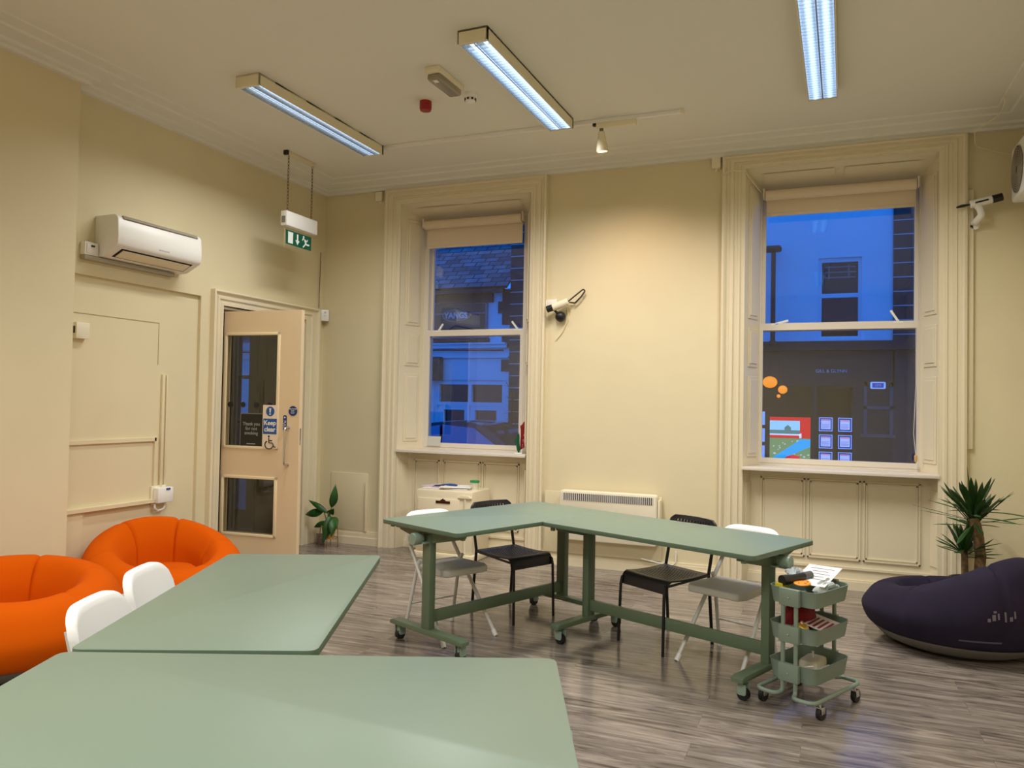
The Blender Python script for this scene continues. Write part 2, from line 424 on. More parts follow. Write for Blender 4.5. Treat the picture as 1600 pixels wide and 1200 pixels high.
o = tag(b.obj('blind_cord', M_sash), 'thin pull cord with wooden toggle hanging at right of the shop-view window', 'cord')
MB().lathe([(.006, -.03), (.011, -.02), (.012, .02), (.005, .03)], 12, T(5.672, .2, 1.1)).obj('toggle', mat('pale wood', (206, 168, 110), .5), o)

# ------------------------------------------------------------------ left wall: door, old door recess, fittings
door = empty_struct('door_1', 'half glazed cream door standing open into the room', 'door')
b = MB(); wd = .13; e = .03
pr = [(0, 0), (0, .05), (.016, .055), (.026, .045), (.03, .03), (.05, .028), (.054, .038), (.075, .038), (.08, .026), (.1, .024), (.104, .03), (.13, .03), (.13, -.02)]
rows = []
ya, yb, zt = -1.645, -.11, 2.442
for f in (lambda q: (q[1], ya+q[0], 0), lambda q: (q[1], ya+q[0], zt-q[0]), lambda q: (q[1], yb-q[0]*1.7, zt-q[0]), lambda q: (q[1], yb-q[0]*1.7, 0)): rows.append([f(q) for q in pr])
V = b.surf(rows, cu=True); b.cap(V[0]); b.cap(V[-1]); b.obj('architrave', M_trim, door, ang=20)
b = MB(); b.b2((-.2, DY0-.01, 0), (.0, DY0+.02, DZ)); b.b2((-.2, DY1-.02, 0), (0, DY1+.01, DZ)); b.b2((-.2, DY0, DZ-.02), (0, DY1, DZ+.01)); b.obj('door_lining', M_trim, door)
dang = math.atan2(.055, .82); DW, DT = .795, .045
leaf = bpy.data.objects.new('door_leaf', None); COL.objects.link(leaf); leaf.parent = door; leaf.location = (0.0, -1.47, 0); leaf.rotation_euler.z = dang
def leaf_mesh():
    f = MB(); H = 2.262; g0, g1 = .0, .575; za, zb2, zc2, zd = .30, .80, 1.062, 2.06
    x0 = .028
    f.b2((0, 0, .01), (x0, DT, H)); f.b2((g1, 0, .01), (DW, DT, H)); f.b2((x0, 0, .01), (g1, DT, za)); f.b2((x0, 0, zb2), (g1, DT, zc2)); f.b2((x0, 0, zd), (g1, DT, H))
    return f
M_door = mat('cream door paint', (228, 204, 166), .4)
M_bead = mat('pale glazing bead', (240, 222, 182), .4)
lf = leaf_mesh().obj('leaf_board', M_door, door); lf.location = leaf.location; lf.rotation_euler.z = dang
bpy.data.objects.remove(leaf)
def on_leaf(o): o.location = (0, -1.47, 0); o.rotation_euler.z = dang; return o
f = MB()
for za, zb2 in ((.30, .80), (1.062, 2.06)):
    for yy in (-.008, DT-.004):
        f.b2((.014, yy, za-.012), (.04, yy+.012, zb2+.012), .002); f.b2((.563, yy, za-.012), (.589, yy+.012, zb2+.012), .002)
        f.b2((.014, yy, za-.012), (.589, yy+.012, za+.012), .002); f.b2((.014, yy, zb2-.012), (.589, yy+.012, zb2+.012), .002)
on_leaf(f.obj('glazing_bead', M_bead, door))
for za, zb2 in ((.305, .795), (1.067, 2.055)):
    on_leaf(MB().b2((.03, .02, za), (.573, .025, zb2)).obj('door_pane', M_dglass, door))
hd = MB().tube([(.69, -.002, 1.245), (.69, -.055, 1.245), (.69, -.055, .925), (.69, -.002, .925)], .0095, 12, .03)
for zz in (1.245, .925): hd.cyl((.69, 0, zz), (.69, -.006, zz), .016)
on_leaf(hd.obj('door_handle', M_chrome, door))
for k in range(4): on_leaf(MB().lathe([(.024, -.0015), (.024, .0015)], 20, T(.07+k*.137, .0175, 1.435) @ RX).obj('glass_dot', M_black, door))
on_leaf(MB().b2((DW-.001, .012, 1.1), (DW+.002, .03, 1.24)).obj('lock_plate', M_chrome, door))

def leafM(x, y, z): return Matrix.Translation((0, -1.47, 0)) @ Matrix.Rotation(dang, 4, 'Z') @ T(x, y, z)
def sign_root(name, label, x, y, z):
    t = thing(name, label, 'sign'); t.matrix_world = leafM(x, y, z); return t
# no smoking notice on the glass
t = sign_root('no_smoking_notice', 'black portrait notice thanking people for not smoking, on the door glass', .305, .012, 1.212)
MB().b2((-.118, 0, -.15), (.118, .004, .15)).obj('backing', mat('clear film edge', (120, 118, 112), .4), t)
MB().b2((-.11, -.002, -.148), (.11, 0, .143)).obj('panel', mat('notice black', (16, 14, 14), .35), t)
M_ptxt = mat('notice grey text', (170, 168, 160), .5)
for k, s in enumerate(('Thank you', 'for not', 'smoking')): text('lettering', s, .042, M_ptxt, T(0, -.0026, .055-k*.04) @ RX, t)
MB().b2((-.045, -.0028, -.122), (.045, -.002, -.115)).obj('small_print', M_ptxt, t)
# keep clear / accessible sticker
t = sign_root('keep_clear_sticker', 'white sticker with blue Keep clear panel and black wheelchair symbol on the door glass', .512, -.012, 1.247)
MB().b2((-.075, 0, -.188), (.075, .003, .19)).obj('panel', mat('sticker cream', (236, 220, 196), .5), t)
MB().lathe([(.042, -.001), (.042, .001)], 24, T(0, -.001, .135) @ RX).obj('warning_disc', M_blue, t)
mk = MB(); mk.prism([(-.009, .162), (.009, .162), (.005, .125), (-.005, .125)], 0, .0008, 0, T(0, -.0021, 0) @ RX); mk.lathe([(.007, 0), (.007, .0008)], 12, T(0, -.0021, .112) @ RX)
mk.obj('exclamation_mark', M_white, t)
MB().b2((-.068, -.0016, -.062), (.068, -.0004, .072), .0).obj('keep_clear_panel', M_blue, t)
for k, s in enumerate(('Keep', 'clear')): text('lettering', s, .058, M_white, T(0, -.0022, .034-k*.056) @ RX, t, bold=.0012)
wc = MB(); zz = -.14; yy = -.0022
wc.ball((-.008, yy, zz+.058), .0095, 1, .15, 1, 12)
wc.tube([(-.008, yy, zz+.044), (-.006, yy, zz+.002), (.03, yy, zz+.002), (.05, yy, zz-.034), (.062, yy, zz-.03)], .0046, 6)
wc.tube([(-.007, yy, zz+.022), (.025, yy, zz+.022)], .004, 6)
wc.tube([(-.004+.042*math.cos(a), yy, zz-.014+.036*math.sin(a)) for a in [R(120+k*14) for k in range(17)]], .0046, 6)
wc.obj('wheelchair_symbol', M_black, t)
# fire door roundel and push plate
t = sign_root('fire_door_roundel', 'round navy blue fire door sticker above the door handle', .733, -.003, 1.39)
MB().lathe([(.043, -.001), (.043, .001)], 28, RX).obj('disc', M_navyv, t)
for k, s in enumerate(('FIRE DOOR', 'KEEP', 'SHUT')): text('lettering', s, .015, M_white, T(0, -.0018, .016-k*.017) @ RX, t)
t = sign_root('pull_sticker', 'small upright navy oblong sticker left of the door handle', .655, -.003, 1.285)
MB().prism(rrect(.036, .135, .017), -.001, .001, 0, RX).obj('plate', M_navyv, t)
MB().lathe([(.007, 0), (.007, .001)], 12, T(0, -.002, .048) @ RX).obj('dot', M_white, t)
text('lettering', 'PULL', .03, M_white, T(0, -.0018, -.012) @ RX @ Matrix.Rotation(R(-90), 4, 'Z'), t)

# old blocked doorway: mouldings
b = MB(); b.b2((-.03, -3.06, 1.135), (-.012, -2.18, 1.163)); b.b2((-.03, -2.196, .68), (-.012, -2.165, 1.163)); b.b2((-.03, -3.075, .645), (.012, -2.2, .672)); b.b2((-.03, -3.075, .1), (-.01, -2.83, .645)); b.b2((-.03, -2.97, .672), (-.02, -2.955, 1.135))
struct(b.obj('trim_2', M_wall), 'raised panel mouldings of the blocked up doorway', 'moulding')
b = MB(); b.b2((-.03, -2.98, 2.085), (-.027, -2.172, 2.09)); b.b2((-.03, -2.175, 1.75), (-.027, -2.171, 2.09)); struct(b.obj('trim_3', mat('crack shadow line', (176, 156, 116), .8)))
b = MB(); b.b2((-.03, -2.135, .69), (-.008, -2.112, 1.675), .002); b.b2((-.03, -2.086, .69), (-.018, -2.07, 1.67), .002)
tag(b.obj('cable_conduit', M_wall), 'slim cream cable conduit running up from the left wall socket', 'conduit')
t = thing('wall_socket', 'white socket box with coiled lead on the left wall behind the orange seat', 'socket', (-.03, -2.13, .70))
MB().b2((0, -.085, -.075), (.02, .06, .075), .004).obj('back_box', M_ivory, t); MB().b2((.02, -.07, -.06), (.075, .085, .06), .006).obj('front_plate', M_white, t)
MB().tube([(.03, -.06, -.07), (.04, -.07, -.1), (.03, -.03, -.125), (.035, .03, -.115), (.03, .04, -.075)], .008, 8, .03).obj('lead', M_white, t)
MB().b2((.075, .01, .04), (.079, .05, .055)).obj('switch_toggle', M_blue, t)

# air conditioner
t = thing('air_conditioner', 'white wall mounted air conditioning unit above the blocked doorway', 'air conditioner', (0, -2.41, 2.66))
prof = [(0, .15), (.15, .15), (.175, .142), (.192, .12), (.2, .0), (.197, -.06), (.18, -.085), (.05, -.15), (.0, -.155)]
Mx = Matrix(((1, 0, 0, 0), (0, 0, 1, 0), (0, 1, 0, 0), (0, 0, 0, 1)))
MB().prism([(x+.035 if x else x, z) for x, z in prof], -.405, .405, .006, Mx).obj('body', M_white, t)
MB().b2((0, -.4, -.15), (.045, .4, .146)).obj('back_plate', mat('grey plastic', (150, 146, 138), .5), t)
Ma = Matrix.Translation((.150, 0, -.1175)) @ Matrix.Rotation(math.atan2(-.065, -.13)+math.pi, 4, 'Y').inverted()
MB().box((.2215, 0, .131), (.03, .72, .016), .003, Matrix.Rotation(R(52), 4, 'Y')).obj('intake_slot', mat('vent grey', (150, 142, 126), .6), t)
MB().box((0, 0, 0), (.112, .68, .006), 0, Ma).obj('outlet_slot', M_dark, t)
MB().box((.004, 0, -.006), (.086, .645, .008), .002, Ma).obj('flap', M_ivory, t)
MB().b2((.2325, -.03, -.048), (.2345, .07, -.04)).obj('badge', mat('badge grey', (190, 184, 172), .4), t)
MB().b2((0, -.52, -.19), (.05, .31, -.158), .004).obj('pipe_trunking', mat('grey trunking', (170, 162, 140), .6), t)
t = thing('isolator_switch', 'white switch box at the left end of the air conditioner', 'switch', (0, -2.875, 2.552))
MB().b2((0, -.058, -.048), (.05, .058, .048), .005).obj('box', M_white, t); MB().b2((.05, -.045, -.036), (.056, .045, .036), .003).obj('plate', M_white, t); MB().b2((.056, -.012, .012), (.062, .014, .024)).obj('rocker', M_black, t)
t = thing('thermostat', 'ivory thermostat box on the left wall beside the chimney breast edge', 'thermostat', (-.03, -2.9, 1.957))
MB().b2((0, -.055, -.058), (.05, .055, .058), .005).obj('case', M_ivory, t); MB().b2((.012, -.058, -.02), (.036, -.054, .03)).obj('dial', M_black, t)

t = thing('door_chime_box', 'small white box at the corner right of the door frame', 'box', (.035, -.035, 2.385), R(45))
MB().b2((-.04, -.05, -.06), (.04, .0, .06), .006).obj('case', M_white, t)
MB().lathe([(.011, 0), (.011, .004)], 12, T(0, -.05, .03) @ RX).obj('button', mat('pale grey', (190, 190, 186), .5), t)
text('lettering', 'PIR', .02, mat('pale grey', (190, 190, 186)), T(0, -.0508, -.005) @ RX, t)

# hatch panel low on the back wall
tag(MB().b2((.156, -.012, .138), (.6, 0, .735), .002).obj('access_panel', M_wall), 'flat cream access panel on the wall behind the small plant', 'panel')
tag(MB().b2((.585, -.03, .138), (.6, -.012, .64), .003).obj('pipe_cover', M_trim), 'thin cream pipe cover at the right edge of the access panel', 'pipe')

# ------------------------------------------------------------------ ceiling fittings
M_fit = mat('fitting cream enamel', (232, 222, 192), .45)
M_refl = mat('mirror louvre', (225, 230, 235), .22, 1)
M_tubeE = mat('fluorescent tube', (235, 245, 255), .4, emit=(205, 228, 255), es=1.9)
def fitting(loc, rz, label, first=[None]):
    if first[0] is not None:
        r = dup(first[0], loc, rz, label)
    else:
        r = thing('fluorescent_light', label, 'ceiling light', loc, rz, 'louvred fluorescent ceiling lights'); first[0] = r
        L, Wd, H = 1.63, .2, .085
        b = MB(); b.b2((-Wd/2, -L/2, -.012), (Wd/2, L/2, 0)); b.b2((-Wd/2, -L/2, -H), (-Wd/2+.008, L/2, 0)); b.b2((Wd/2-.008, -L/2, -H), (Wd/2, L/2, 0))
        b.b2((-Wd/2, -L/2, -H), (Wd/2, -L/2+.02, 0)); b.b2((-Wd/2, L/2-.02, -H), (Wd/2, L/2, 0))
        b.obj('housing', M_fit, r)
        b = MB()
        for s in (-1, 1):
            cx = s*.046
            prf = [(-.044, -.080), (-.036, -.05), (-.02, -.03), (0, -.025), (.02, -.03), (.036, -.05), (.044, -.080)]
            b.surf([[(cx+p[0], y, p[1]) for p in prf] for y in (-L/2+.022, L/2-.022)])
        n = 38
        for k in range(n+1):
            y = -L/2+.03+(L-.06)*k/n
            b.b2((-.09, y-.0012, -.082), (-.003, y+.0012, -.062)); b.b2((.003, y-.0012, -.082), (.09, y+.0012, -.062))
        b.b2((-.004, -L/2+.02, -.083), (.004, L/2-.02, -.04))
        b.obj('louvre', M_refl, r)
        for s in (-1, 1): MB().cyl((s*.046, -L/2+.03, -.048), (s*.046, L/2-.03, -.048), .013, seg=12).obj('tube', M_tubeE, r)
    for s in (-1, 1):
        ld = bpy.data.lights.new('tube_light', 'AREA'); ld.shape = 'RECTANGLE'; ld.size = .07; ld.size_y = 1.5; ld.energy = LAMP_W; ld.color = LAMP_C; ld.spread = LAMP_SPREAD
        lo = bpy.data.objects.new('tube_light', ld); COL.objects.link(lo); lo.parent = r; lo.location = (s*.046, 0, -.0835)
    return r
fitting((1.205, -1.812, ZC), R(-.5), 'louvred fluorescent light nearest the door, left of the red sounder')
fitting((2.985, -1.885, ZC), R(-1.2), 'louvred fluorescent light in the middle, beside the smoke detector')
fitting((4.925, -1.86, ZC), R(-1.5), 'louvred fluorescent light cut off by the top of the picture')
for k, (x, nm) in enumerate(((1.2, 'left'), (3.0, 'middle'), (4.9, 'right'))):
    fitting((x, -6.35, ZC), 0, 'louvred fluorescent light behind the viewer, %s of its row' % nm)

t = thing('emergency_light', 'oblong emergency light with ribbed clear cover between two ceiling lights', 'emergency light', (2.495, -2.13, ZC), R(-2))
MB().b2((-.055, -.185, -.045), (.055, .185, 0), .006).obj('base', M_ivory, t)
MB().box((0, 0, -.062), (.1, .33, .05), .018, None, 3).obj('diffuser', mat('smoky clear cover', (150, 142, 124), .25), t)
MB().b2((-.012, -.15, -.088), (.02, -.11, -.07)).obj('lamp_holder', M_white, t)
t = thing('smoke_detector', 'white round smoke detector on the ceiling', 'smoke detector', (2.533, -1.79, ZC))
MB().lathe([(.056, 0), (.056, -.018), (.05, -.03), (.04, -.034), (.038, -.055), (.02, -.066), (.001, -.067)][::-1], 24).obj('body', M_white, t)
b = MB()
for k in range(8):
    a = k*math.pi/4; b.box((.041*math.cos(a), .041*math.sin(a), -.044), (.006, .014, .014), 0, a)
b.obj('vent_slot', M_dark, t)
t = thing('fire_sounder', 'dark red round fire alarm sounder on the ceiling', 'alarm', (2.161, -1.79, ZC))
MB().lathe([(.05, 0), (.05, -.008)][::-1], 24).obj('mount', M_ivory, t); MB().lathe([(.045, -.008), (.046, -.06), (.04, -.078), (.001, -.08)][::-1], 24).obj('body', M_red, t)

# lighting track with one spotlight
t = thing('ceiling_track', 'long thin white lighting track across the ceiling', 'lighting track', (0, -.985, ZC))
MB().b2((1.31, -.018, -.03), (3.94, .018, 0), .002).obj('rail', M_white, t); MB().b2((3.94, -.02, -.032), (3.96, .02, 0)).obj('end_cap', M_ivory, t)
sp = thing('track_spotlight', 'cream cone shaped spotlight with lit lamp on the ceiling track', 'spotlight', (3.29, -.985, ZC-.03))
MB().b2((-.02, -.02, -.045), (.30, .02, 0), .004).obj('adaptor', M_ivory, sp); MB().b2((-.05, -.015, -.02), (-.02, .015, 0)).obj('lever', M_black, sp)
hx, hy = .02, 0.0
MB().cyl((hx, hy, -.045), (hx, hy, -.07), .016).obj('neck', mat('grey joint', (120, 112, 100), .5), sp)
ax = Vector((.03, .14, -1)).normalized(); q = Vector((0, 0, 1)).rotation_difference(ax).to_matrix().to_4x4()
Mh = T(hx, hy, -.07) @ q
MB().lathe([(.001, 0), (.026, 0), (.03, .03), (.046, .13), (.048, .155), (.042, .155), (.038, .14), (.001, .138)], 24, Mh).obj('shade', M_fit, sp)
MB().lathe([(.001, 0), (.04, 0), (.04, .004), (.001, .004)], 24, Mh @ T(0, 0, .143)).obj('lamp', mat('lit lamp', (255, 240, 225), .4, emit=(255, 226, 196), es=6), sp)
ld = bpy.data.lights.new('spot_beam', 'SPOT'); ld.energy = SPOT_W; ld.color = (1, .62, .36); ld.spot_size = R(112); ld.spot_blend = 1.0; ld.shadow_soft_size = .03
lo = bpy.data.objects.new('spot_beam', ld); COL.objects.link(lo); lo.parent = sp; lo.location = (Mh @ Vector((0, 0, .165))); lo.rotation_euler = Vector((.05, .5, -1)).to_track_quat('-Z', 'Y').to_euler()

# hanging exit sign
t = thing('exit_sign', 'white hanging emergency exit light with green running man sign on chains', 'exit sign', (.395, -.965, ZC))
MB().b2((-.02, -.2, -.035), (.02, .2, 0), .003).obj('ceiling_bar', M_trim, t); MB().b2((-.022, -.225, -.04), (.022, -.2, 0)).obj('end_cap', M_black, t)
zt = -.555
for y in (-.175, .18):
    b = MB(); n = 17
    for k in range(n):
        z0 = -.035 + (zt+.035)*(k+.5)/n; h = (abs(zt)-.035)/n*.64
        ring = [(0, .008*math.cos(a), z0+h*math.sin(a)) if k % 2 else (.008*math.cos(a), 0, z0+h*math.sin(a)) for a in [2*math.pi*i/8 for i in range(8)]]
        b.tube([(p[0], y+p[1], p[2]) for p in ring], .0022, 5, closed=True)
    b.obj('chain', mat('brown chain', (112, 88, 60), .5, .6), t)
MB().b2((-.035, -.225, zt-.135), (.035, .235, zt), .006).obj('lamp_case', M_white, t)
MB().b2((-.02, -.229, zt-.11), (.02, -.224, zt-.05)).obj('indicator_panel', mat('grey window', (130, 126, 118), .4), t)
MB().b2((-.003, -.185, zt-.295), (.003, .185, zt-.165)).obj('sign_plate', M_signg, t)
MB().b2((-.002, -.215, zt-.33), (.002, -.205, zt-.13)).obj('edge_strip', mat('clear strip', (176, 160, 120), .3), t)
Ms = Matrix(((0, 0, 1, .0032), (1, 0, 0, 0), (0, 1, 0, 0), (0, 0, 0, 1)))       # drawing (u right = +y, v up) on the +x face
pz = zt-.23
def sg(poly): 
    k = MB(); k.prism([(u, v+pz) for u, v in poly], 0, .001, 0, Ms); return k
sg([(-.16, -.052), (-.09, -.052), (-.09, .052), (-.16, .052)]).obj('door_pictogram', M_signw, t)
sg([(-.033, .05), (-.013, .05), (-.013, -.008), (.008, -.008), (-.023, -.05), (-.054, -.008), (-.033, -.008)]).obj('arrow', M_signw, t)
k = MB()
for pts, r_ in (([(.085, .018), (.105, -.012)], .013), ([(.085, .022), (.06, .028), (.05, .008)], .006), ([(.09, .018), (.12, .012), (.13, .028)], .006), ([(.1, -.012), (.12, -.022), (.155, -.018)], .008), ([(.1, -.012), (.085, -.032), (.06, -.052)], .008)):
    k.tube([(.0036, u, v+pz) for u, v in pts], r_, 6)
k.ball((.0036, .068, .045+pz), .011, .3)
for v in k.bm.verts: v.co.x = .0032 + max(0, min(.0015, (v.co.x-.0032)*.2))
k.obj('running_man', M_signw, t)
b = MB(); b.tube([(.02, -.10, 3.05), (.012, -.1, 2.6), (.012, -.1, 2.46)], .004, 6); tag(b.obj('sensor_cable', mat('brown cable', (120, 100, 66), .6)), 'thin brown cable running down the left wall to the door frame', 'cable')

# detectors and cameras on the back wall
for x, z, lab in ((.676, 3.607, 'small white sensor box at the top left of the window beside the safe'), (4.085, 3.62, 'small white sensor box at the top left of the shop-view window')):
    t = thing('wall_sensor', lab, 'sensor', (x, 0, z), 0, 'white sensor boxes under the cornice')
    MB().b2((-.038, -.045, -.045), (.038, 0, .05), .005).obj('case', M_ivory, t); MB().lathe([(.012, -.066), (.016, -.045)], 14).obj('lens', M_ivory, t)
def bullet(name, label, loc):
    return thing(name, label, 'camera', loc)
t = bullet('security_camera', 'white bullet security camera with cable loop on the wall right of the safe window', (2.575, 0, 2.42))
MB().b2((-.05, -.02, -.02), (.06, 0, .055), .003).obj('mount_plate', M_white, t)
p0 = Vector((.0, -.10, -.045)); dr = Vector((.78, .10, .28)).normalized()
MB().tube([p0+dr*.045, p0+dr*.05, p0+dr*.20, p0+dr*.205], [.028, .036, .036, .03], 16).obj('body', M_ivory, t)
MB().tube([p0-dr*.01, p0+dr*.055], [.032, .032], 16).obj('lens_hood', M_black, t)
MB().ball((.105, -.04, -.11), .05).obj('ball_joint', M_black, t); MB().cyl((.06, -.085, -.055), (.1, -.05, -.1), .012).obj('arm', M_black, t)
pe = p0+dr*.2
MB().tube([pe, pe+Vector((.05, 0, .04)), pe+Vector((.14, .02, .115)), pe+Vector((.155, .03, .1)), pe+Vector((.12, .03, .05)), pe+Vector((.06, .03, -.01)), pe+Vector((.0, .05, -.0))], .007, 8, .02).obj('cable_loop', mat('brown black cable', (54, 40, 28), .5), t)
MB().tube([(.16, -.006, -.02), (.17, -.006, -.14), (.11, -.006, -.26), (.05, -.006, -.33)], .006, 6, .05).obj('tail_cable', M_wall, t)
t = bullet('security_camera', 'white and black bullet camera on the wall right of the shop-view window', (6.05, 0, 3.0))
MB().tube([(-.01, 0, -.045), (.0, -.06, -.04), (.035, -.1, .0), (.02, -.1, .05), (.0, -.1, .075)], .025, 12, .03).obj('arm', M_white, t)
MB().tube([(-.045, -.1, .085), (-.04, -.1, .086), (.1, -.1, .115), (.105, -.1, .116)], [.024, .03, .03, .024], 16).obj('body', M_white, t)
MB().tube([(.105, -.1, .115), (.17, -.1, .13)], .03, 16).obj('lens_hood', M_black, t)
MB().tube([(-.045, -.1, .085), (-.1, -.09, .075), (-.14, -.07, .075), (-.1, -.08, .09), (-.05, -.1, .09)], .006, 6, .01).obj('cable_loop', M_black, t)
MB().box((.03, -.132, .1), (.09, .004, .012), 0, Matrix.Rotation(R(-12), 4, 'Y')).obj('side_vent', M_black, t)
MB().lathe([(.035, 0), (.035, .03)][::-1], 16, T(.0, 0, -.06) @ RX).obj('wall_mount', M_white, t)
t = thing('cable_trunking', 'cream cable trunking up the wall right of the shop-view window', 'trunking', (6.02, 0, 0)); MB().b2((-.022, -.03, 1.2), (.022, 0, 3.22), .003).obj('cover', M_trim, t)
t = thing('wall_fan', 'white square extractor fan with round grille high on the right wall', 'fan', (XR, -.44, 3.24))
FB = MB(); FB.b2((-.2, -.2, -.2), (0, .2, .2), .02); FB.obj('case', M_white, t)
MY = Matrix.Rotation(R(-90), 4, 'Y')
b = MB()
for rr in [.03+.017*k for k in range(9)]: b.tube([(-.206, rr*math.cos(a), rr*math.sin(a)) for a in [2*math.pi*i/28 for i in range(28)]], .003, 5, closed=True)
for k in range(12):
    a = k*math.pi/6; b.tube([(-.206, .03*math.cos(a), .03*math.sin(a)), (-.206, .166*math.cos(a), .166*math.sin(a))], .003, 5)
b.obj('grille', mat('grille grey', (150, 142, 124), .5), t)
MB().lathe([(.168, 0), (.168, .002)], 32, T(-.2035, 0, 0) @ MY).obj('fan_opening', mat('shaded duct', (96, 86, 66), .7), t)
b = MB(); b.tube([(6.141, -.531, ZC), (6.16, -.52, ZC-.06), (6.15, -.4, ZC-.1), (6.02, -.2, 3.62), (6.05, -.03, 3.56), (6.2, -.02, 3.5), (6.33, -.02, 3.46), (6.44, -.05, 3.42)], .005, 6, .05)
tag(b.obj('white_cable', M_trim), 'loose white cable hanging from a ceiling hook to the right wall', 'cable')
b = MB(); b.tube([(4.145, -.07, 3.50), (4.2, -.075, 3.53), (4.32, -.06, 3.52), (4.38, .08, 3.46), (4.44, .2, 3.40), (4.46, .24, 3.40)], .006, 6, .04)
tag(b.obj('alarm_cable', M_trim), 'white cable looping over the top left corner of the shop-view window', 'cable')

# ------------------------------------------------------------------ heater, safe
t = thing('panel_heater', 'white electric panel heater with slotted top grille under the bare wall', 'heater', (3.175, 0, 0))
MB().b2((-.62, -.035, .117), (.475, -.021, .682), .003).obj('backing_board', M_wall, t)
MB().prism(rrect(.895, .45, .03, 5, 0, .48), .03, .125, .012, T(0, 0, 0) @ RX).obj('body', M_ivory, t)
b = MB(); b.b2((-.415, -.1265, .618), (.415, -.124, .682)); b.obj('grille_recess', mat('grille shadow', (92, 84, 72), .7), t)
b = MB()
for k in range(46): x = -.41+.82*k/45; b.b2((x-.003, -.131, .618), (x+.003, -.126, .682))
b.obj('grille_bars', M_white, t)
MB().b2((.45, -.1, .3), (.47, -.03, .66), .006).obj('side_control', M_ivory, t)
MB().tube([(.6, -.02, .22), (.6, -.02, .12), (.57, -.02, .09), (.45, -.04, .105), (.3, -.05, .13)], .006, 6, .03).obj('power_lead', M_white, t)

t = thing('safe', 'old cream painted steel safe under the left window', 'safe', (1.64, -.12, 0))
MB().b2((-.30, -.2, .06), (.30, .22, .655), .022).obj('body', M_trim, t)
MB().b2((-.325, -.225, 0), (.325, .235, .065), .01).obj('plinth', M_trim, t)
sd = MB().b2((-.27, -.212, .09), (.17, -.198, .575), .003).obj('safe_door', M_trim, t)
b = MB(); Mp = T(.0, -.2145, .545) @ RX
b.prism([(-.075, -.012), (.075, -.012), (.075, .012), (.03, .012), (.022, .022), (.01, .026), (0, .036), (-.01, .026), (-.022, .022), (-.03, .012), (-.075, .012)], 0, .004, .001, Mp)
b.obj('name_plate', mat('dark bronze plate', (70, 34, 22), .4, .5), sd)
b = MB(); b.cyl((.225, -.2, .07), (.225, -.2, .59), .012); b.prism([(.155, .588), (.295, .588), (.295, .600), (.275, .606), (.262, .618), (.19, .618), (.178, .606), (.155, .600)], .19, .215, .003, RX); b.obj('hinge_column', M_trim, t)
M_paper = mat('white paper', (238, 234, 228), .7)
t = thing('magazine_stack', 'small pile of white papers and magazines lying on the safe', 'papers', (1.585, -.14, .655))
for k, (dx, dy, rz, w_, d_) in enumerate(((.02, .02, .05, .46, .27), (-.09, .03, -.2, .32, .24), (.1, .0, .3, .3, .24))):
    MB().box((dx, dy, .006+k*.008), (w_, d_, .007), 0, rz).obj('sheet', M_paper if k != 1 else mat('printed paper', (210, 190, 196), .6), t)
MB().box((-.07, -.02, .0265), (.1, .07, .001), 0, .2).obj('printed_patch', mat('plum print', (92, 40, 62), .6), t)
t = thing('blue_lanyard', 'blue lanyard lying on the papers with its strap hanging down the safe door', 'lanyard', (1.56, -.12, .683))
MB().tube([(-.02, -.04, .004), (.04, .02, .006), (.1, .0, .006), (.14, -.03, .006), (.06, -.03, .004), (.0, -.0, .004)], .009, 8, .02).obj('coil', mat('blue ribbon', (36, 72, 140), .6), t)
MB().tube([(-.02, -.04, .004), (-.07, -.08, .0), (-.09, -.108, -.01), (-.095, -.113, -.1), (-.09, -.113, -.24)], .004, 6, .03).obj('strap', mat('blue ribbon', (36, 72, 140), .6), t)
t = thing('plastic_pot', 'translucent plastic pot with bright green lid on the safe', 'pot', (1.86, -.1, .655))
MB().lathe([(.034, 0), (.042, .07), (.04, .07), (.03, .004)], 20).obj('body', mat('translucent plastic', (222, 216, 196), .3), t); MB().lathe([(.046, .068), (.047, .084), (.042, .088), (.001, .088)], 20).obj('lid', mat('green lid', (30, 150, 84), .35), t)

# items in the left window
tag(MB().box((1.21, .285, 1.082), (.15, .004, .1), 0, Matrix.Rotation(R(-8), 4, 'X')).obj('white_card', mat('dull white card', (196, 196, 186), .6)), 'blank white card leaning in the lower left corner of the left window', 'card')
t = thing('small_flag', 'small red and green flag on a white stick leaning in the left window', 'flag', (2.245, .13, 1.002))
MB().cyl((0, 0, .0), (.05, 0, .36), .006, seg=8).obj('stick', M_white, t)
b = MB(); M_fr = mat('red flag cloth', (150, 22, 34), .7); M_fg = mat('green flag cloth', (20, 92, 60), .7)
def cloth(pts, nm, mm):
    k = MB(); rows = []
    (a, b_, c, d) = [Vector(p) for p in pts]
    for i in range(7):
        u = i/6; rows.append([(a.lerp(b_, u)).lerp(d.lerp(c, u), v/6) + Vector((0, .012*math.sin(u*7+v), 0)) for v in range(7)])
    k.surf(rows); k.obj(nm, mm, t)
cloth([(-.01, -.015, .27), (.052, -.015, .33), (.035, -.015, .06), (.0, -.015, .04)], 'red_flag_cloth', M_fr)
cloth([(-.075, .0, .12), (-.03, .0, .2), (.0, -.012, .04), (-.03, -.0, .005)], 'green_flag_cloth', M_fg)
b = MB(); b.cyl((-.06, -.02, .003), (.02, -.03, .003), .007, seg=8); b.obj('second_stick', M_white, t)
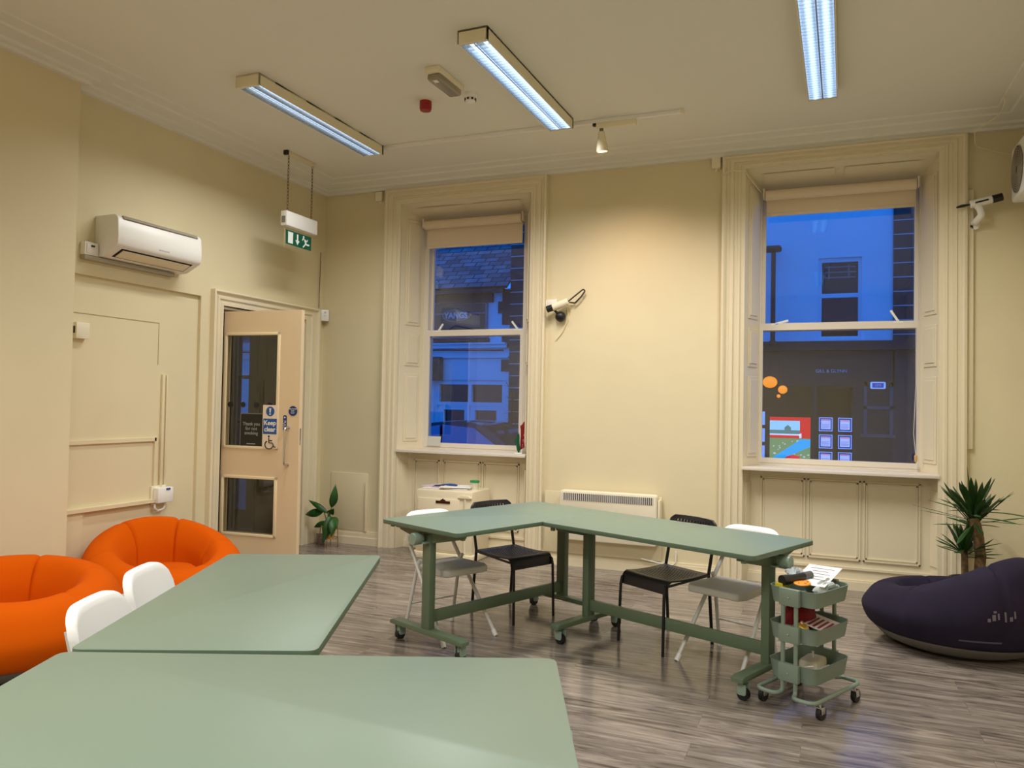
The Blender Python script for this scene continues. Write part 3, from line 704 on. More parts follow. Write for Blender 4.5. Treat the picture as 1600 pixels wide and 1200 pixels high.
# ------------------------------------------------------------------ tables
def make_table():
    r = thing('folding_table', '', 'table', (0, 0, 0), 0, 'sage green flip top tables on castors')
    L, Wd, H = 1.431, .719, .75
    b = MB(); b.prism(rrect(L, Wd, .035, 6), H-.026, H, .002); b.mi = 0
    o = b.obj('tabletop', [M_green, M_greend], r)
    for p in o.data.polygons:
        if abs(p.normal.z) < .9 or p.normal.z < 0: p.material_index = 1
    px = L/2-.098
    for s in (-1, 1):
        b = MB(); x = s*px
        b.b2((x-.024, -.036, .12), (x+.024, .036, .69), .004); b.obj('post', M_gframe, r)
        b = MB(); b.prism([(-.335, 0), (.335, 0), (.335, .02), (.31, .03), (-.31, .03), (-.335, .02)], -.033, .033, .002, Matrix(((0, 0, 1, x), (1, 0, 0, 0), (0, 1, 0, .095), (0, 0, 0, 1))))
        b.obj('foot', M_gframe, r)
        b = MB(); b.b2((x-.03, -.3, .7), (x+.03, .3, .7235), .003); b.prism([(-.27, .70), (.27, .70), (.27, .69), (.06, .645), (-.06, .645), (-.27, .69)], x-.02, x+.02, .003, Matrix(((0, 0, 1, 0), (1, 0, 0, 0), (0, 1, 0, 0), (0, 0, 0, 1))))
        b.obj('flip_bracket', M_gframe, r)
        b = MB(); b.lathe([(.001, 0), (.035, 0), (.037, .004), (.037, .06), (.034, .066), (.001, .066)], 24, Matrix.Translation((x+s*.045, .03, .668)) @ Matrix.Rotation(R(90*s), 4, 'Y'))
        b.b2((min(x, x+s*.06), -.03, .642), (max(x, x+s*.06), .05, .65))
        b.obj('release_knob', M_gknob, r)
        for e in (-1, 1):
            y = e*.285
            b = MB(); b.cyl((x, y, .05), (x, y, .097), .01, seg=10); b.prism([(p[0], p[1]) for p in fillet([(-.024, -.006, 0), (.024, -.006, 0), (.024, .05, 0), (-.024, .05, 0)], .012, 3, True)], -.026, -.018, 0, Matrix.Translation((x+.012, y, .035)) @ RX @ Matrix.Rotation(R(0), 4, 'Y'))
            b.prism([(p[0], p[1]) for p in fillet([(-.024, -.006, 0), (.024, -.006, 0), (.024, .05, 0), (-.024, .05, 0)], .012, 3, True)], .018, .026, 0, Matrix.Translation((x+.012, y, .035)) @ RX)
            c = b.obj('castor', M_gknob, r)
            MB().cyl((x+.012, y-.016, .03), (x+.012, y+.016, .03), .03, seg=18).obj('wheel', M_rubber, c)
    MB().b2((-px, -.013, .158), (px, .013, .228), .003).obj('crossbar', M_gframe, r)
    b = MB()
    for s in (-1, 1):
        for e in (-1, 1): b.b2((s*(L/2-.07)-.01, e*.33-.01, H-.05), (s*(L/2-.07)+.012, e*.33+.01, H-.026))
    b.obj('coupling_hook', M_gframe, r)
    return r
def fillet_poly(p): return p
tabs = [((3.0, -2.154, 0), R(67.26), 'sage green flip top table whose end points at the safe, left arm of the L'),
        ((4.126, -2.249, 0), R(-22.74), 'sage green flip top table beside the trolley, right arm of the L'),
        ((2.959, -4.468, 0), R(-66.1), 'sage green table with white chairs along it, in front of the orange seats'),
        ((3.719, -5.347, 0), R(22.58), 'sage green table nearest the viewer, cut off by the bottom edge')]
tb = make_table(); tb.location = tabs[0][0]; tb.rotation_euler.z = tabs[0][1]; tb['label'] = tabs[0][2]
for l, rz, lab in tabs[1:]: dup(tb, l, rz if rz < .3 else rz+math.pi, lab)

# ------------------------------------------------------------------ chairs (local: facing +x, origin on the floor under the seat centre)
def make_adde():
    r = thing('stacking_chair', '', 'chair', (0, 0, 0), 0, 'charcoal chairs with pierced seats')
    W2_ = .195
    # seat: curved sheet with small square holes
    def seat_pt(u, v):          # u 0 back..1 front, v -1..1
        x = -.19+.4*u; z = .445-.022*math.sin(math.pi*u)*(1-.5*v*v) - (.05*max(0, u-.86)/.14 if u > .86 else 0)
        if u > .86: x = -.19+.4*.86+.035*math.sin((u-.86)/.14*math.pi/2)+.004; z = .445-.01-.075*(1-math.cos((u-.86)/.14*math.pi/2))
        return Vector((x, v*(.195-.012*(1-u)), z))
    nu, nv = 40, 36; t = bmesh.new(); V = [[t.verts.new(seat_pt(i/nu, -1+2*j/nv)) for j in range(nv+1)] for i in range(nu+1)]
    for i in range(nu):
        for j in range(nv):
            if 4 <= i < 31 and 4 <= j < nv-4 and (i % 2 == 0) and ((j + (i//2) % 2) % 2 == 0): continue
            t.faces.new([V[i][j], V[i][j+1], V[i+1][j+1], V[i+1][j]])
    bmesh.ops.recalc_face_normals(t, faces=t.faces[:])
    bmesh.ops.solidify(t, geom=t.faces[:], thickness=.009)
    b = MB(); b.merge(t); b.obj('seat', M_adde, r)
    # backrest
    def bp(u, v):               # u 0 bottom..1 top
        z = .605+.165*u; x = -.235-.03*u-.025*(1-v*v)
        wv = .195 if u < .75 else .195-.035*((u-.75)/.25)**2
        return Vector((x, v*wv, z))
    nu, nv = 12, 32; t = bmesh.new(); V = [[t.verts.new(bp(i/nu, -1+2*j/nv)) for j in range(nv+1)] for i in range(nu+1)]
    for i in range(nu):
        for j in range(nv):
            if i in (3, 5, 7, 9) and 4 <= j < nv-4 and (j % 2 == 0): continue
            t.faces.new([V[i][j], V[i][j+1], V[i+1][j+1], V[i+1][j]])
    bmesh.ops.recalc_face_normals(t, faces=t.faces[:]); bmesh.ops.solidify(t, geom=t.faces[:], thickness=.014)
    b = MB(); b.merge(t); b.obj('backrest', M_adde, r)
    for s in (-1, 1):
        MB().tube([(.195, s*.183, .405), (.205, s*.185, .36), (.215, s*.19, .0)], .0095, 10, .02).obj('leg', M_addeleg, r)
        MB().tube([(-.262, s*.178, .70), (-.235, s*.18, .6), (-.2, s*.18, .44), (-.235, s*.185, .0)], .0105, 10, .05).obj('leg', M_addeleg, r)
        MB().tube([(-.2, s*.18, .43), (.195, s*.183, .405)], .008, 8).obj('side_rail', M_addeleg, r)
    return r
ad = make_adde(); ad.location = (2.935, -1.77, 0); ad.rotation_euler.z = R(-26); ad['label'] = 'charcoal pierced chair in front of the safe, at the left arm of the L'
dup(ad, (4.045, -1.975, 0), R(-122.5), 'charcoal pierced chair in front of the panel heater')

def make_gunde():
    r = thing('folding_chair', '', 'chair', (0, 0, 0), 0, 'white folding chairs')
    b = MB(); w_ = .185
    pl = fillet([(-.17, -.165, 0), (.12, -.19, 0), (.185, -.16, 0), (.185, .16, 0), (.12, .19, 0), (-.17, .165, 0)], .035, 4, True)
    b.prism([(p.x, p.y) for p in pl], .405, .45, .012, None, 3); b.obj('seat', M_gundes, r)
    # backrest: curved rounded panel with turned edges
    def bp(th, off):
        rows = []
        return rows
    n = 28; m_ = 8; t = MB()
    def panel(x_off, shrink):
        H0, H1 = .565, .762; rows = []
        for j in range(n+1):
            v = -1+2*j/n; y = v*(.2-shrink); col = []
            edge = min(1, (1-abs(v))/.6); top = H1-shrink-.085*(1-math.sqrt(max(0, 1-(1-edge)**2.6)))
            for i in range(m_+1):
                u = i/m_; z = H0+shrink+(top-H0-shrink)*u
                x = -.165-.28*(z-.45)-.025*(1-v*v)+x_off
                col.append((x, y, z))
            rows.append(col)
        return rows
    a = panel(.016, .008); c = panel(-.016, .0)
    mid = panel(.004, .0)
    t.surf(a); t.surf(c); 
    def rim(rows): return [rows[0][i] for i in range(m_+1)] + [rows[j][m_] for j in range(1, n+1)] + [rows[n][i] for i in range(m_-1, -1, -1)] + [rows[j][0] for j in range(n-1, 0, -1)]
    t.surf([rim(a), rim(mid), rim(c)], cu=True)
    bmesh.ops.remove_doubles(t.bm, verts=t.bm.verts[:], dist=1e-5)
    t.obj('backrest', M_gunde, r, ang=50)
    for s in (-1, 1):
        MB().tube([(-.262, s*.165, .69), (-.232, s*.17, .575), (.215, s*.205, .012)], .0125, 10, .05).obj('leg', M_tube, r)
        MB().tube([(-.1, s*.17, .475), (-.13, s*.17, .42), (-.225, s*.19, .012)], .0115, 10, .03).obj('leg', M_tube, r)
        MB().tube([(.2, s*.2, .035), (.222, s*.206, .0)], .0155, 10).obj('foot_cap', M_white, r)
        MB().tube([(-.218, s*.19, .03), (-.228, s*.19, .0)], .0145, 10).obj('foot_cap', M_white, r)
        MB().tube([(-.06, s*.19, .43), (-.12, s*.172, .43)], .006, 8).obj('hinge', M_chrome, r)
    MB().cyl((-.185, -.18, .18), (-.185, .18, .18), .006, seg=8).obj('stretcher', M_tube, r)
    return r
gu = make_gunde(); gu.location = (2.735, -2.375, 0); gu.rotation_euler.z = R(-27); gu['label'] = 'white folding chair at the outer end of the left arm of the L'
dup(gu, (4.455, -2.17, 0), R(-114), 'white folding chair behind the trolley end of the right arm of the L')
dup(gu, (2.51, -4.295, 0), R(23.5), 'white folding chair tucked in at the middle table, nearer the open door')
dup(gu, (2.765, -4.75, 0), R(23.5), 'white folding chair tucked in at the middle table, nearer the bottom left corner')

# ------------------------------------------------------------------ inflatable seats (local: open side faces +x)
def catmull(P, n=6):
    out = []; N = len(P)
    for i in range(N-1):
        p0 = P[max(i-1, 0)]; p1 = P[i]; p2 = P[i+1]; p3 = P[min(i+2, N-1)]
        for k in range(n):
            s = k/n; out.append(.5*((2*p1)+(-p0+p2)*s+(2*p0-5*p1+4*p2-p3)*s*s+(-p0+3*p1-3*p2+p3)*s**3))
    out.append(P[-1]); return out
def inflatable(label, loc, rz, mt, R0=.56, hb=.58, hf=.30, seams=6, pw=.8, seat=.262, phase=.5):
    r = thing('inflatable_seat', label, 'inflatable chair', loc, rz, None)
    n = 168; rows = []
    for k in range(n):
        a = 2*math.pi*k/n; bk = (1-math.cos(a))/2            # 0 at the front, 1 at the back
        bk2 = bk**pw
        H = hf+(hb-hf)*bk2
        ph = (a/(2*math.pi)*seams+phase) % 1; pin = math.exp(-(min(ph, 1-ph)/.03)**2)
        Ro = R0*(1-.012*pin); Ht = H*(1-.035*pin); Ri = .25+.02*(1-bk)+.012*pin
        poly = 1/ max(.9, math.cos((ph-.5)*2*math.pi/seams))
        P = [Vector((R0*.80, .085)), Vector((R0*.93, .11)), Vector((Ro, .12+.2*Ht)), Vector((Ro*.975, Ht*.6+.035)), Vector((Ro*.86, Ht*.92)), Vector((Ro*.68, Ht)), Vector((Ri+.06, Ht*.93)), Vector((Ri*1.02, Ht*.72)), Vector((Ri*.96, seat-.01)), Vector((Ri*.9, seat-.08))]
        c = catmull(P, 5)
        rows.append([(p.x*math.cos(a), p.x*math.sin(a), p.y) for p in c])
    b = MB(); b.surf(rows, cv=True); b.obj('air_ring', mt, r, ang=80)
    b = MB(); b.lathe([(.001, seat), (.1, seat+.006), (.19, seat), (.225, seat-.025), (.24, seat-.06), (.24, .08), (.001, .08)][::-1], 40); b.obj('seat_cushion', mt, r, ang=60)
    b = MB(); b.lathe([(R0*.5, 0.0), (R0*.66, .008), (R0*.80, .04), (R0*.90, .095), (R0*.86, .12), (R0*.5, .12)], 64); b.obj('base', M_base, r, ang=60)
    return r
inflatable('orange inflatable seat at the far end, against the left wall by the door', (.56, -2.62, 0), R(-28), M_orange, .56, .58, .31, pw=1.15)
inflatable('orange inflatable seat cut off by the left edge of the picture', (.80, -3.92, 0), R(-25), M_orange, .57, .53, .42)
nv = inflatable('dark navy inflatable seat with grey base in the right corner by the spiky plant', (5.77, -1.17, 0), R(139), M_navy, .555, .615, .345, pw=2.2, seat=.17)
# pale scuffed print and a welded handle line on the outside of the navy seat
def ring_patch(name, root, quads, mt):
    ring = [c for c in root.children if c.name.startswith('air_ring')][0].data
    k = 46; n = len(ring.vertices)//k; b = MB()
    def P(fa, fp):
        a0 = int(fa) % n; p0 = int(fp); ta, tp = fa-int(fa), fp-p0
        v = lambda i, q: ring.vertices[(i % n)*k+q].co
        c = (v(a0, p0)*(1-tp)+v(a0, p0+1)*tp)*(1-ta) + (v(a0+1, p0)*(1-tp)+v(a0+1, p0+1)*tp)*ta
        return c + Vector((c.x, c.y, 0)).normalized()*.003
    for (a0, a1, p0, p1) in quads: b.surf([[P(a0+(a1-a0)*i/6, p0+(p1-p0)*j/3) for j in range(4)] for i in range(7)])
    return b.obj(name, mt, root)
na = 168*150/360
ring_patch('faded_print', nv, [(na-5, na-4.2, 12, 12.7), (na-3.8, na-2.9, 12.2, 13.4), (na-2.4, na-1.9, 12.4, 13.6), (na-.5, na+.1, 12, 14), (na+.8, na+1.6, 12, 12.8), (na+2, na+2.5, 12.4, 13.7), (na-3.4, na-2.6, 13.7, 14.1)], mat('worn silver print', (104, 98, 106), .6))
ring_patch('weld_line', nv, [(na-12, na-1, 7.2, 7.6)], mat('shiny weld', (84, 78, 92), .35))
# ------------------------------------------------------------------ plants
t = thing('spiky_plant', 'yucca with spiky dark leaves and thick trunk behind the navy seat', 'plant', (5.985, -.42, 0))
MB().lathe([(.12, 0), (.15, .26), (.16, .28), (.145, .28), (.13, .24), (.001, .24)], 28).obj('pot', mat('dark grey pot', (70, 68, 66), .6), t)
tr = MB(); tr.tube([(.03, 0, .2), (.045, 0, .45), (.03, 0, .58), (.01, 0, .66), (-.005, 0, .72)], [.036, .036, .037, .042, .036], 14, 0); tr.obj('trunk', M_bark, t)
tr = MB(); tr.tube([(-.05, .02, .2), (-.055, .02, .48)], [.024, .022], 12); tr.obj('second_trunk', M_bark, t)
def blade(b, base, az, el, L, w_, droop):
    d = Vector((math.cos(az)*math.cos(el), math.sin(az)*math.cos(el), math.sin(el))); side = Vector((-math.sin(az), math.cos(az), 0))
    nrm = side.cross(d); rows = []; n = 8
    for i in range(n+1):
        u = i/n; p = base + d*(L*u) + Vector((0, 0, -droop*L*u*u)); wv = w_*(math.sin(math.pi*min(1, .12+u*.5)) if u < .75 else math.sin(math.pi*(.12+.375))*(1-((u-.75)/.25)**1.3)) + .0006
        rows.append([p-side*wv+nrm*wv*.35, p-nrm*wv*.1, p+side*wv+nrm*wv*.35, p+nrm*(wv*.25+.001)])
    V = b.surf(rows, cu=True); b.cap(V[0][::-1]); b.cap(V[-1])
rnd = random.Random(11); b = MB()
for k in range(62):
    el = R(rnd.uniform(-8, 88)) if k > 10 else R(rnd.uniform(50, 86)); az = k*2.399+rnd.uniform(-.3, .3)
    blade(b, Vector((0, 0, rnd.uniform(.64, .76))), az, el, rnd.uniform(.27, .42)*(.75 if math.sin(az) > .5 else 1), rnd.uniform(.013, .021), rnd.uniform(.0, .25))
for az, el, L in ((math.pi+.15, .25, .42), (math.pi-.2, .15, .36), (.05, .0, .33)): blade(b, Vector((0, 0, .70)), az, el, L, .008, .02)
b.obj('leaf_crown', M_yleaf, t)
b = MB()
for k in range(34):
    blade(b, Vector((-.055, .02, rnd.uniform(.42, .48))), k*2.399, R(rnd.uniform(5, 80)), rnd.uniform(.2, .32), rnd.uniform(.013, .019), rnd.uniform(0, .25))
b.obj('lower_leaf_crown', M_yleaf, t)

t = thing('potted_plant', 'small broad leaved plant in a wicker pot on a wire stand by the door', 'plant', (.315, -.26, 0))
MB().lathe([(.05, .085), (.075, .2), (.08, .215), (.07, .215), (.06, .19), (.001, .19)], 20).obj('pot', M_straw, t)
b = MB()
for k in range(4):
    a = k*math.pi/2+.4; b.tube([(.095*math.cos(a), .095*math.sin(a), 0), (.085*math.cos(a), .085*math.sin(a), .24)], .004, 6)
b.tube([(.088*math.cos(a), .088*math.sin(a), .09) for a in [2*math.pi*i/20 for i in range(20)]], .003, 5, closed=True)
b.obj('wire_stand', M_gold, t)
def broad(b, base, tip, w_, up_=Vector((0, 0, 1)), curl=.1):
    base = Vector(base); tip = Vector(tip); d = tip-base; L = d.length; d.normalize()
    view = Vector((.72, -.69, .15)).normalized(); side = d.cross(view).normalized(); nn = side.cross(d)
    rows = []
    for i in range(11):
        u = i/10; wv = w_*math.sin(math.pi*u**.8)*(1-.2*u)+.001; p = base+d*(L*u)+nn*(curl*L*math.sin(math.pi*u))
        rows.append([p-side*wv+nn*wv*.25, p, p+side*wv+nn*wv*.25])
    b.surf(rows)
lv = [((.04, -.02, .40), (.08, -.02, .64), .045), ((-.05, -.02, .36), (-.27, -.03, .31), .045), ((0, -.02, .34), (-.235, -.03, .46), .03), ((-.02, -.02, .26), (-.16, -.03, .19), .03), ((.03, -.03, .33), (.0, -.1, .05), .05), ((.03, 0, .3), (.13, -.05, .2), .05), ((.0, 0, .34), (.09, -.05, .40), .04), ((.06, -.03, .3), (.1, -.1, .12), .045)]
b = MB(); st = MB()
for ba, ti, w_ in lv:
    broad(b, ba, ti, w_); st.tube([(0.0, 0, .18), (ba[0]*.6, ba[1], (.18+ba[2])/2+.03), ba], .005, 6)
lf_o = b.obj('leaves', M_leaf, t)
md = lf_o.modifiers.new('thickness', 'SOLIDIFY'); md.thickness = .0015
st.obj('stems', mat('leaf stem', (90, 110, 50), .5), t)
t = thing('white_tub', 'small white and grey plastic tub on the floor behind the wicker plant pot', 'tub', (.13, -.14, 0))
MB().lathe([(.04, 0), (.046, .01), (.046, .1), (.042, .11)], 18).obj('body', mat('lilac grey plastic', (150, 140, 142), .5), t); MB().lathe([(.047, .11), (.047, .16), (.03, .19), (.001, .19)], 18).obj('lid', M_ivory, t)

# ------------------------------------------------------------------ trolley
t = thing('utility_trolley', 'three tier sage green trolley on castors at the end of the right table', 'trolley', (4.905, -2.64, 0), R(63))
TL, TW = .37, .27            # x long, y short
def basket(z0, z1, nm):
    b = MB(); o_ = rrect(TL, TW, .06, 6); i_ = rrect(TL-.008, TW-.008, .057, 6); lo = rrect(TL-.03, TW-.03, .05, 6)
    lo2 = rrect(TL-.036, TW-.036, .048, 6)
    rows = [[(p[0], p[1], z0) for p in lo], [(p[0], p[1], z1-.006) for p in rrect(TL-.006, TW-.006, .058, 6)], [(p[0], p[1], z1) for p in o_], [(p[0], p[1], z1) for p in i_], [(p[0], p[1], z0+.004) for p in lo2]]
    V = b.surf(rows, cu=True); b.cap(V[0][::-1]); b.cap(V[-1])
    return b.obj(nm, M_trol, t, ang=50)
ZB = [(.515, .595), (.335, .415), (.145, .228)]
for z0, z1 in ZB: basket(z0, z1, 'basket')
for s in (-1, 1):       # uprights in pairs on the long sides? they stand on the short faces (+-y)
    for z0, z1 in ZB:
        b = MB(); b.box((s*(TL/2+.012), 0, (z0+z1)/2+.002), (.026, .105, z1-z0+.004), .003); b.obj('bracket', M_trol, t)
        MB().lathe([(.007, 0), (.006, .004), (.001, .005)], 12, T(s*(TL/2+.025), 0, (z0+z1)/2) @ Matrix.Rotation(R(90*s), 4, 'Y')).obj('screw', M_chrome, t)
    y, xx, yy = s*.034, TL/2+.012, TW/2+.018
    pth = [(-xx, y, .592), (-xx, y, .088), (-xx-.05, y+s*.015, .086), (-xx-.05, s*yy, .086), (xx+.05, s*yy, .086), (xx+.05, y+s*.015, .086), (xx, y, .088), (xx, y, .592)]
    MB().tube(pth, .0105, 10, .05).obj('leg_frame', M_trol, t)
for sx in (-1, 1):
    for sy in (-1, 1):
        x, y = sx*(TL/2-.005), sy*(TW/2+.018)
        b = MB(); b.cyl((x, y, .052), (x, y, .078), .007, seg=10); b.b2((x-.014, y-.016, .03), (x+.022, y-.012, .062), .001); b.b2((x-.014, y+.012, .03), (x+.022, y+.016, .062), .001); b.b2((x-.018, y-.016, .058), (x+.018, y+.016, .064), .001)
        c = b.obj('castor', M_chrome, t)
        MB().cyl((x+.008, y-.011, .033), (x+.008, y+.011, .033), .033, seg=18).obj('wheel', M_rubber, c)
TM = Matrix.Translation((4.905, -2.64, 0)) @ Matrix.Rotation(R(63), 4, 'Z')
def on_trolley(name, label, cat, x, y, z, rz=0, group=None):
    o = thing(name, label, cat, TM @ Vector((x, y, z)), R(63)+rz, group); return o
q = on_trolley('printed_sheet', 'white printed sheet sticking up out of the top trolley basket', 'paper', .06, .0, .606, R(10))
Mq = Matrix.Rotation(R(-9), 4, 'Y')
MB().box((.02, 0, .022), (.3, .17, .002), 0, Mq).obj('sheet', M_paper, q)
b = MB()
for k in range(5): b.box((.12-k*.04, .0, .0241+(.12-k*.04-.02)*.158), (.006, .12-(k % 2)*.04, .0006), 0, Mq)
b.obj('print_lines', mat('print grey', (120, 120, 126), .6), q)
q = on_trolley('orange_badge', 'bright orange round badge on the sheet in the top trolley basket', 'badge', -.075, .0, .607, R(20))
MB().lathe([(.05, 0), (.052, .004), (.048, .008), (.001, .009)], 24, Matrix.Diagonal((1.25, .8, 1, 1))).obj('disc', mat('orange card', (240, 150, 40), .5), q)
b = MB()
for k in range(5): b.tube([(.03*math.cos(k*1.25), .022*math.sin(k*1.25), .009), (.045*math.cos(k*1.25+.3), .03*math.sin(k*1.25+.3), .009)], .0025, 5)
b.obj('markings', mat('amber print', (176, 92, 16), .6), q)
q = on_trolley('black_torch', 'short black torch lying in the top trolley basket', 'torch', -.085, .05, .622, R(-15))
MB().tube([(-.07, 0, 0), (-.03, 0, .0), (.02, 0, .004), (.08, 0, .008)], [.026, .026, .019, .019], 16).obj('body', M_black, q)
MB().tube([(.08, 0, .008), (.13, 0, .012)], [.02, .021], 16).obj('tail', mat('dark grey', (90, 90, 90), .4), q)
q = on_trolley('yellow_card', 'yellow folded card in the left corner of the top trolley basket', 'card', -.115, .085, .545, R(5))
MB().b2((-.045, -.02, 0), (.045, .02, .062), .002).obj('body', mat('yellow card', (206, 190, 30), .6), q)
M_wrap = mat('clear crinkled wrap', (190, 196, 198), .12, spec=.9)
def lump(o, nm, mt, sx, sy, sz, seed, amp=.25, seg=20):
    rr = random.Random(seed); b = MB(); rows = []
    ph = [rr.uniform(0, 6.28) for _ in range(6)]
    for i in range(13):
        th = math.pi*i/12; row = []
        for j in range(seg):
            a = 2*math.pi*j/seg; f_ = 1+amp*(math.sin(3*a+ph[0]+2*th)+math.sin(5*a+ph[1]-3*th)*.6+math.sin(4*th+ph[2]+2*a)*.5)*.5
            row.append((sx*math.sin(th)*math.cos(a)*f_, sy*math.sin(th)*math.sin(a)*f_, max(-.98, -math.cos(th)*f_)*sz+sz))
        rows.append(row)
    b.surf(rows, cu=True); return b.obj(nm, mt, o, ang=28 if amp > .3 else 60)
q = on_trolley('plastic_wrap', 'crumpled clear plastic wrapping in the top trolley basket, towards the open floor', 'wrapping', .02, -.074, .556)
lump(q, 'crumple', M_wrap, .085, .034, .032, 3, .5, 26)
q = on_trolley('small_plastic_bag', 'little clear plastic bag on the torch in the top trolley basket', 'bag', .02, .085, .60)
lump(q, 'crumple', M_wrap, .05, .04, .028, 9, .5, 22)
q = on_trolley('red_cloth', 'crumpled dark red cloth piled in the middle trolley basket', 'cloth', .02, .06, .343)
lump(q, 'cloth', mat('dark red cloth', (122, 18, 28), .85, bump=.3, bscale=30), .12, .065, .075, 5, .22, 26)
q = on_trolley('striped_leaflet', 'red and white striped leaflet in the middle trolley basket', 'leaflet', .03, -.045, .392, R(8))
Mq = Matrix.Rotation(R(12), 4, 'X')
MB().box((0, 0, .01), (.22, .13, .004), 0, Mq).obj('sheet', mat('leaflet white', (226, 214, 210), .6), q)
b = MB()
for k in range(5): b.box((-.02, -.045+k*.024, .0126+(-.045+k*.024)*.2126), (.16, .012, .001), 0, Mq)
b.obj('stripes', mat('leaflet red', (140, 36, 54), .6), q)
q = on_trolley('gold_packet', 'small gold foil packet in the left of the middle trolley basket', 'packet', -.12, -.02, .36); lump(q, 'packet', mat('gold foil', (200, 160, 70), .35, .4), .035, .04, .03, 6, .2)
q = on_trolley('white_adaptor', 'off white plug adaptor box in the bottom trolley basket', 'adaptor', .03, -.005, .15, R(8))
MB().b2((-.075, -.05, 0), (.075, .05, .07), .018).obj('body', mat('off white plastic', (214, 206, 186), .4), q); MB().b2((-.004, -.004, .07), (.004, .004, .1)).obj('pin', M_white, q)
q = on_trolley('folded_paper', 'white folded paper strip leaning in the bottom trolley basket', 'paper', -.11, -.01, .155, R(60)); MB().box((0, 0, .045), (.2, .03, .004), 0, Matrix.Rotation(R(20), 4, 'Y')).obj('strip', M_paper, q)
q = on_trolley('white_packet', 'flat white packet under the adaptor in the bottom trolley basket', 'packet', .0, -.075, .152, R(0)); MB().box((0, .0, .02), (.2, .05, .02), .006).obj('packet', M_paper, q)

# ------------------------------------------------------------------ hall behind the open door
M_hall = mat('olive hall paint', (128, 122, 92), .6)
M_hdark = mat('dark hall woodwork', (52, 46, 38), .5)
b = MB(); b.b2((-2.05, -3.6, 0), (-1.95, .4, 3.2)); b.b2((-2.05, -3.7, 0), (-.2, -3.6, 3.2)); b.b2((-2.05, -3.7, 3.2), (-.2, .4, 3.3))
b.b2((-1.95, .3, 2.35), (-.2, .4, 3.2)); b.b2((-1.09, .3, 0), (-.2, .4, 2.35)); struct(b.obj('wall_hall', M_hall), 'olive painted walls of the dark hall beyond the door', 'wall')
hd = empty_struct('door_2', 'dark street door of the hall with a narrow glazed strip', 'door')
b = MB(); b.b2((-1.95, .3, 0), (-1.46, .38, 2.35)); b.b2((-1.46, .26, 0), (-1.41, .39, 2.35)); b.b2((-1.195, .26, 0), (-1.09, .39, 2.35)); b.b2((-1.41, .3, 0), (-1.195, .36, .2)); b.b2((-1.41, .3, 2.25), (-1.195, .36, 2.35)); b.b2((-1.41, .31, 1.72), (-1.195, .35, 1.76)); b.b2((-1.41, .31, 1.2), (-1.195, .35, 1.23)); b.obj('frame', M_hdark, hd)
MB().b2((-1.41, .325, .2), (-1.195, .33, 2.25)).obj('pane', M_glass, hd)

# ------------------------------------------------------------------ street outside
YF = 9.0; ZG = -.35
M_road = mat('wet asphalt', (52, 54, 58), .6, var=.2, vscale=5)
M_render = mat('white render', (226, 230, 234), .85, bump=.15, bscale=6, var=.04, vscale=1)
M_stone = mat('dark ashlar stone', (56, 54, 54), .8, var=.12, vscale=4)
M_joint = mat('pale mortar', (178, 182, 188), .8)
M_shop = mat('near black shop paint', (30, 28, 26), .5)
def slate_mat():
    mt = bpy.data.materials.new('slate roof tiles'); mt.use_nodes = True; nt = mt.node_tree; bb = nt.nodes['Principled BSDF']
    tc = nt.nodes.new('ShaderNodeTexCoord'); br = nt.nodes.new('ShaderNodeTexBrick'); nt.links.new(tc.outputs['Object'], br.inputs['Vector'])
    br.inputs['Scale'].default_value = 1; br.inputs['Brick Width'].default_value = .34; br.inputs['Row Height'].default_value = .2; br.inputs['Mortar Size'].default_value = .02
    br.inputs['Color1'].default_value = lin((78, 78, 84)); br.inputs['Color2'].default_value = lin((128, 128, 132)); br.inputs['Mortar'].default_value = lin((40, 40, 44))
    n = nt.nodes.new('ShaderNodeTexNoise'); n.inputs['Scale'].default_value = 3; n.inputs['Detail'].default_value = 6; nt.links.new(tc.outputs['Object'], n.inputs['Vector'])
    mx = nt.nodes.new('ShaderNodeMix'); mx.data_type = 'RGBA'; mx.blend_type = 'OVERLAY'; mx.inputs[0].default_value = .8; nt.links.new(br.outputs['Color'], mx.inputs[6]); nt.links.new(n.outputs['Fac'], mx.inputs[7])
    nt.links.new(mx.outputs[2], bb.inputs['Base Color']); bb.inputs['Roughness'].default_value = .7
    return mt
M_slate = slate_mat()
struct(MB().b2((-30, .45, ZG-.1), (30, YF+3, ZG)).obj('ground', M_road), 'dark street surface outside', 'road')
struct(MB().b2((-30, YF-1.2, ZG), (30, YF+.1, ZG+.12)).obj('pavement', mat('pavement slabs', (96, 98, 102), .8)))
# left building
bl = thing('street_house', 'white rendered house with slate roof across the street, seen in the left window', 'building', (0, YF, 0))
b = MB(); b.b2((-12, 0, ZG), (-3.36, .3, 4.05)); b.b2((-1.55, 0, ZG), (-1.49, .3, 4.05)); b.b2((-3.36, 0, 2.0), (-1.55, .3, 4.05)); b.obj('wall', M_render, bl)
b = MB(); Mr = Matrix.Translation((-6.7, -.25, 4.02)) @ Matrix.Rotation(R(38), 4, 'X'); b.b2((-5.3, 0, 0), (5.22, 4.6, .06)); ro = b.obj('roof', M_slate, bl); ro.matrix_local = Mr
b = MB(); b.b2((-12, -.32, 3.93), (-1.55, -.2, 4.02)); b.b2((-12, -.06, 3.75), (-1.9, 0, 3.95)); b.obj('gutter', mat('black gutter', (26, 26, 30), .5), bl)
b = MB(); b.b2((-12, -.1, 2.72), (-1.55, 0, 2.80)); b.b2((-12, -.06, 2.5), (-1.5, 0, 2.54)); b.b2((-12, -.14, 2.8), (-1.55, 0, 2.84)); b.obj('string_course', M_render, bl)
M_pane = mat('dark street glass', (20, 19, 17), .08)
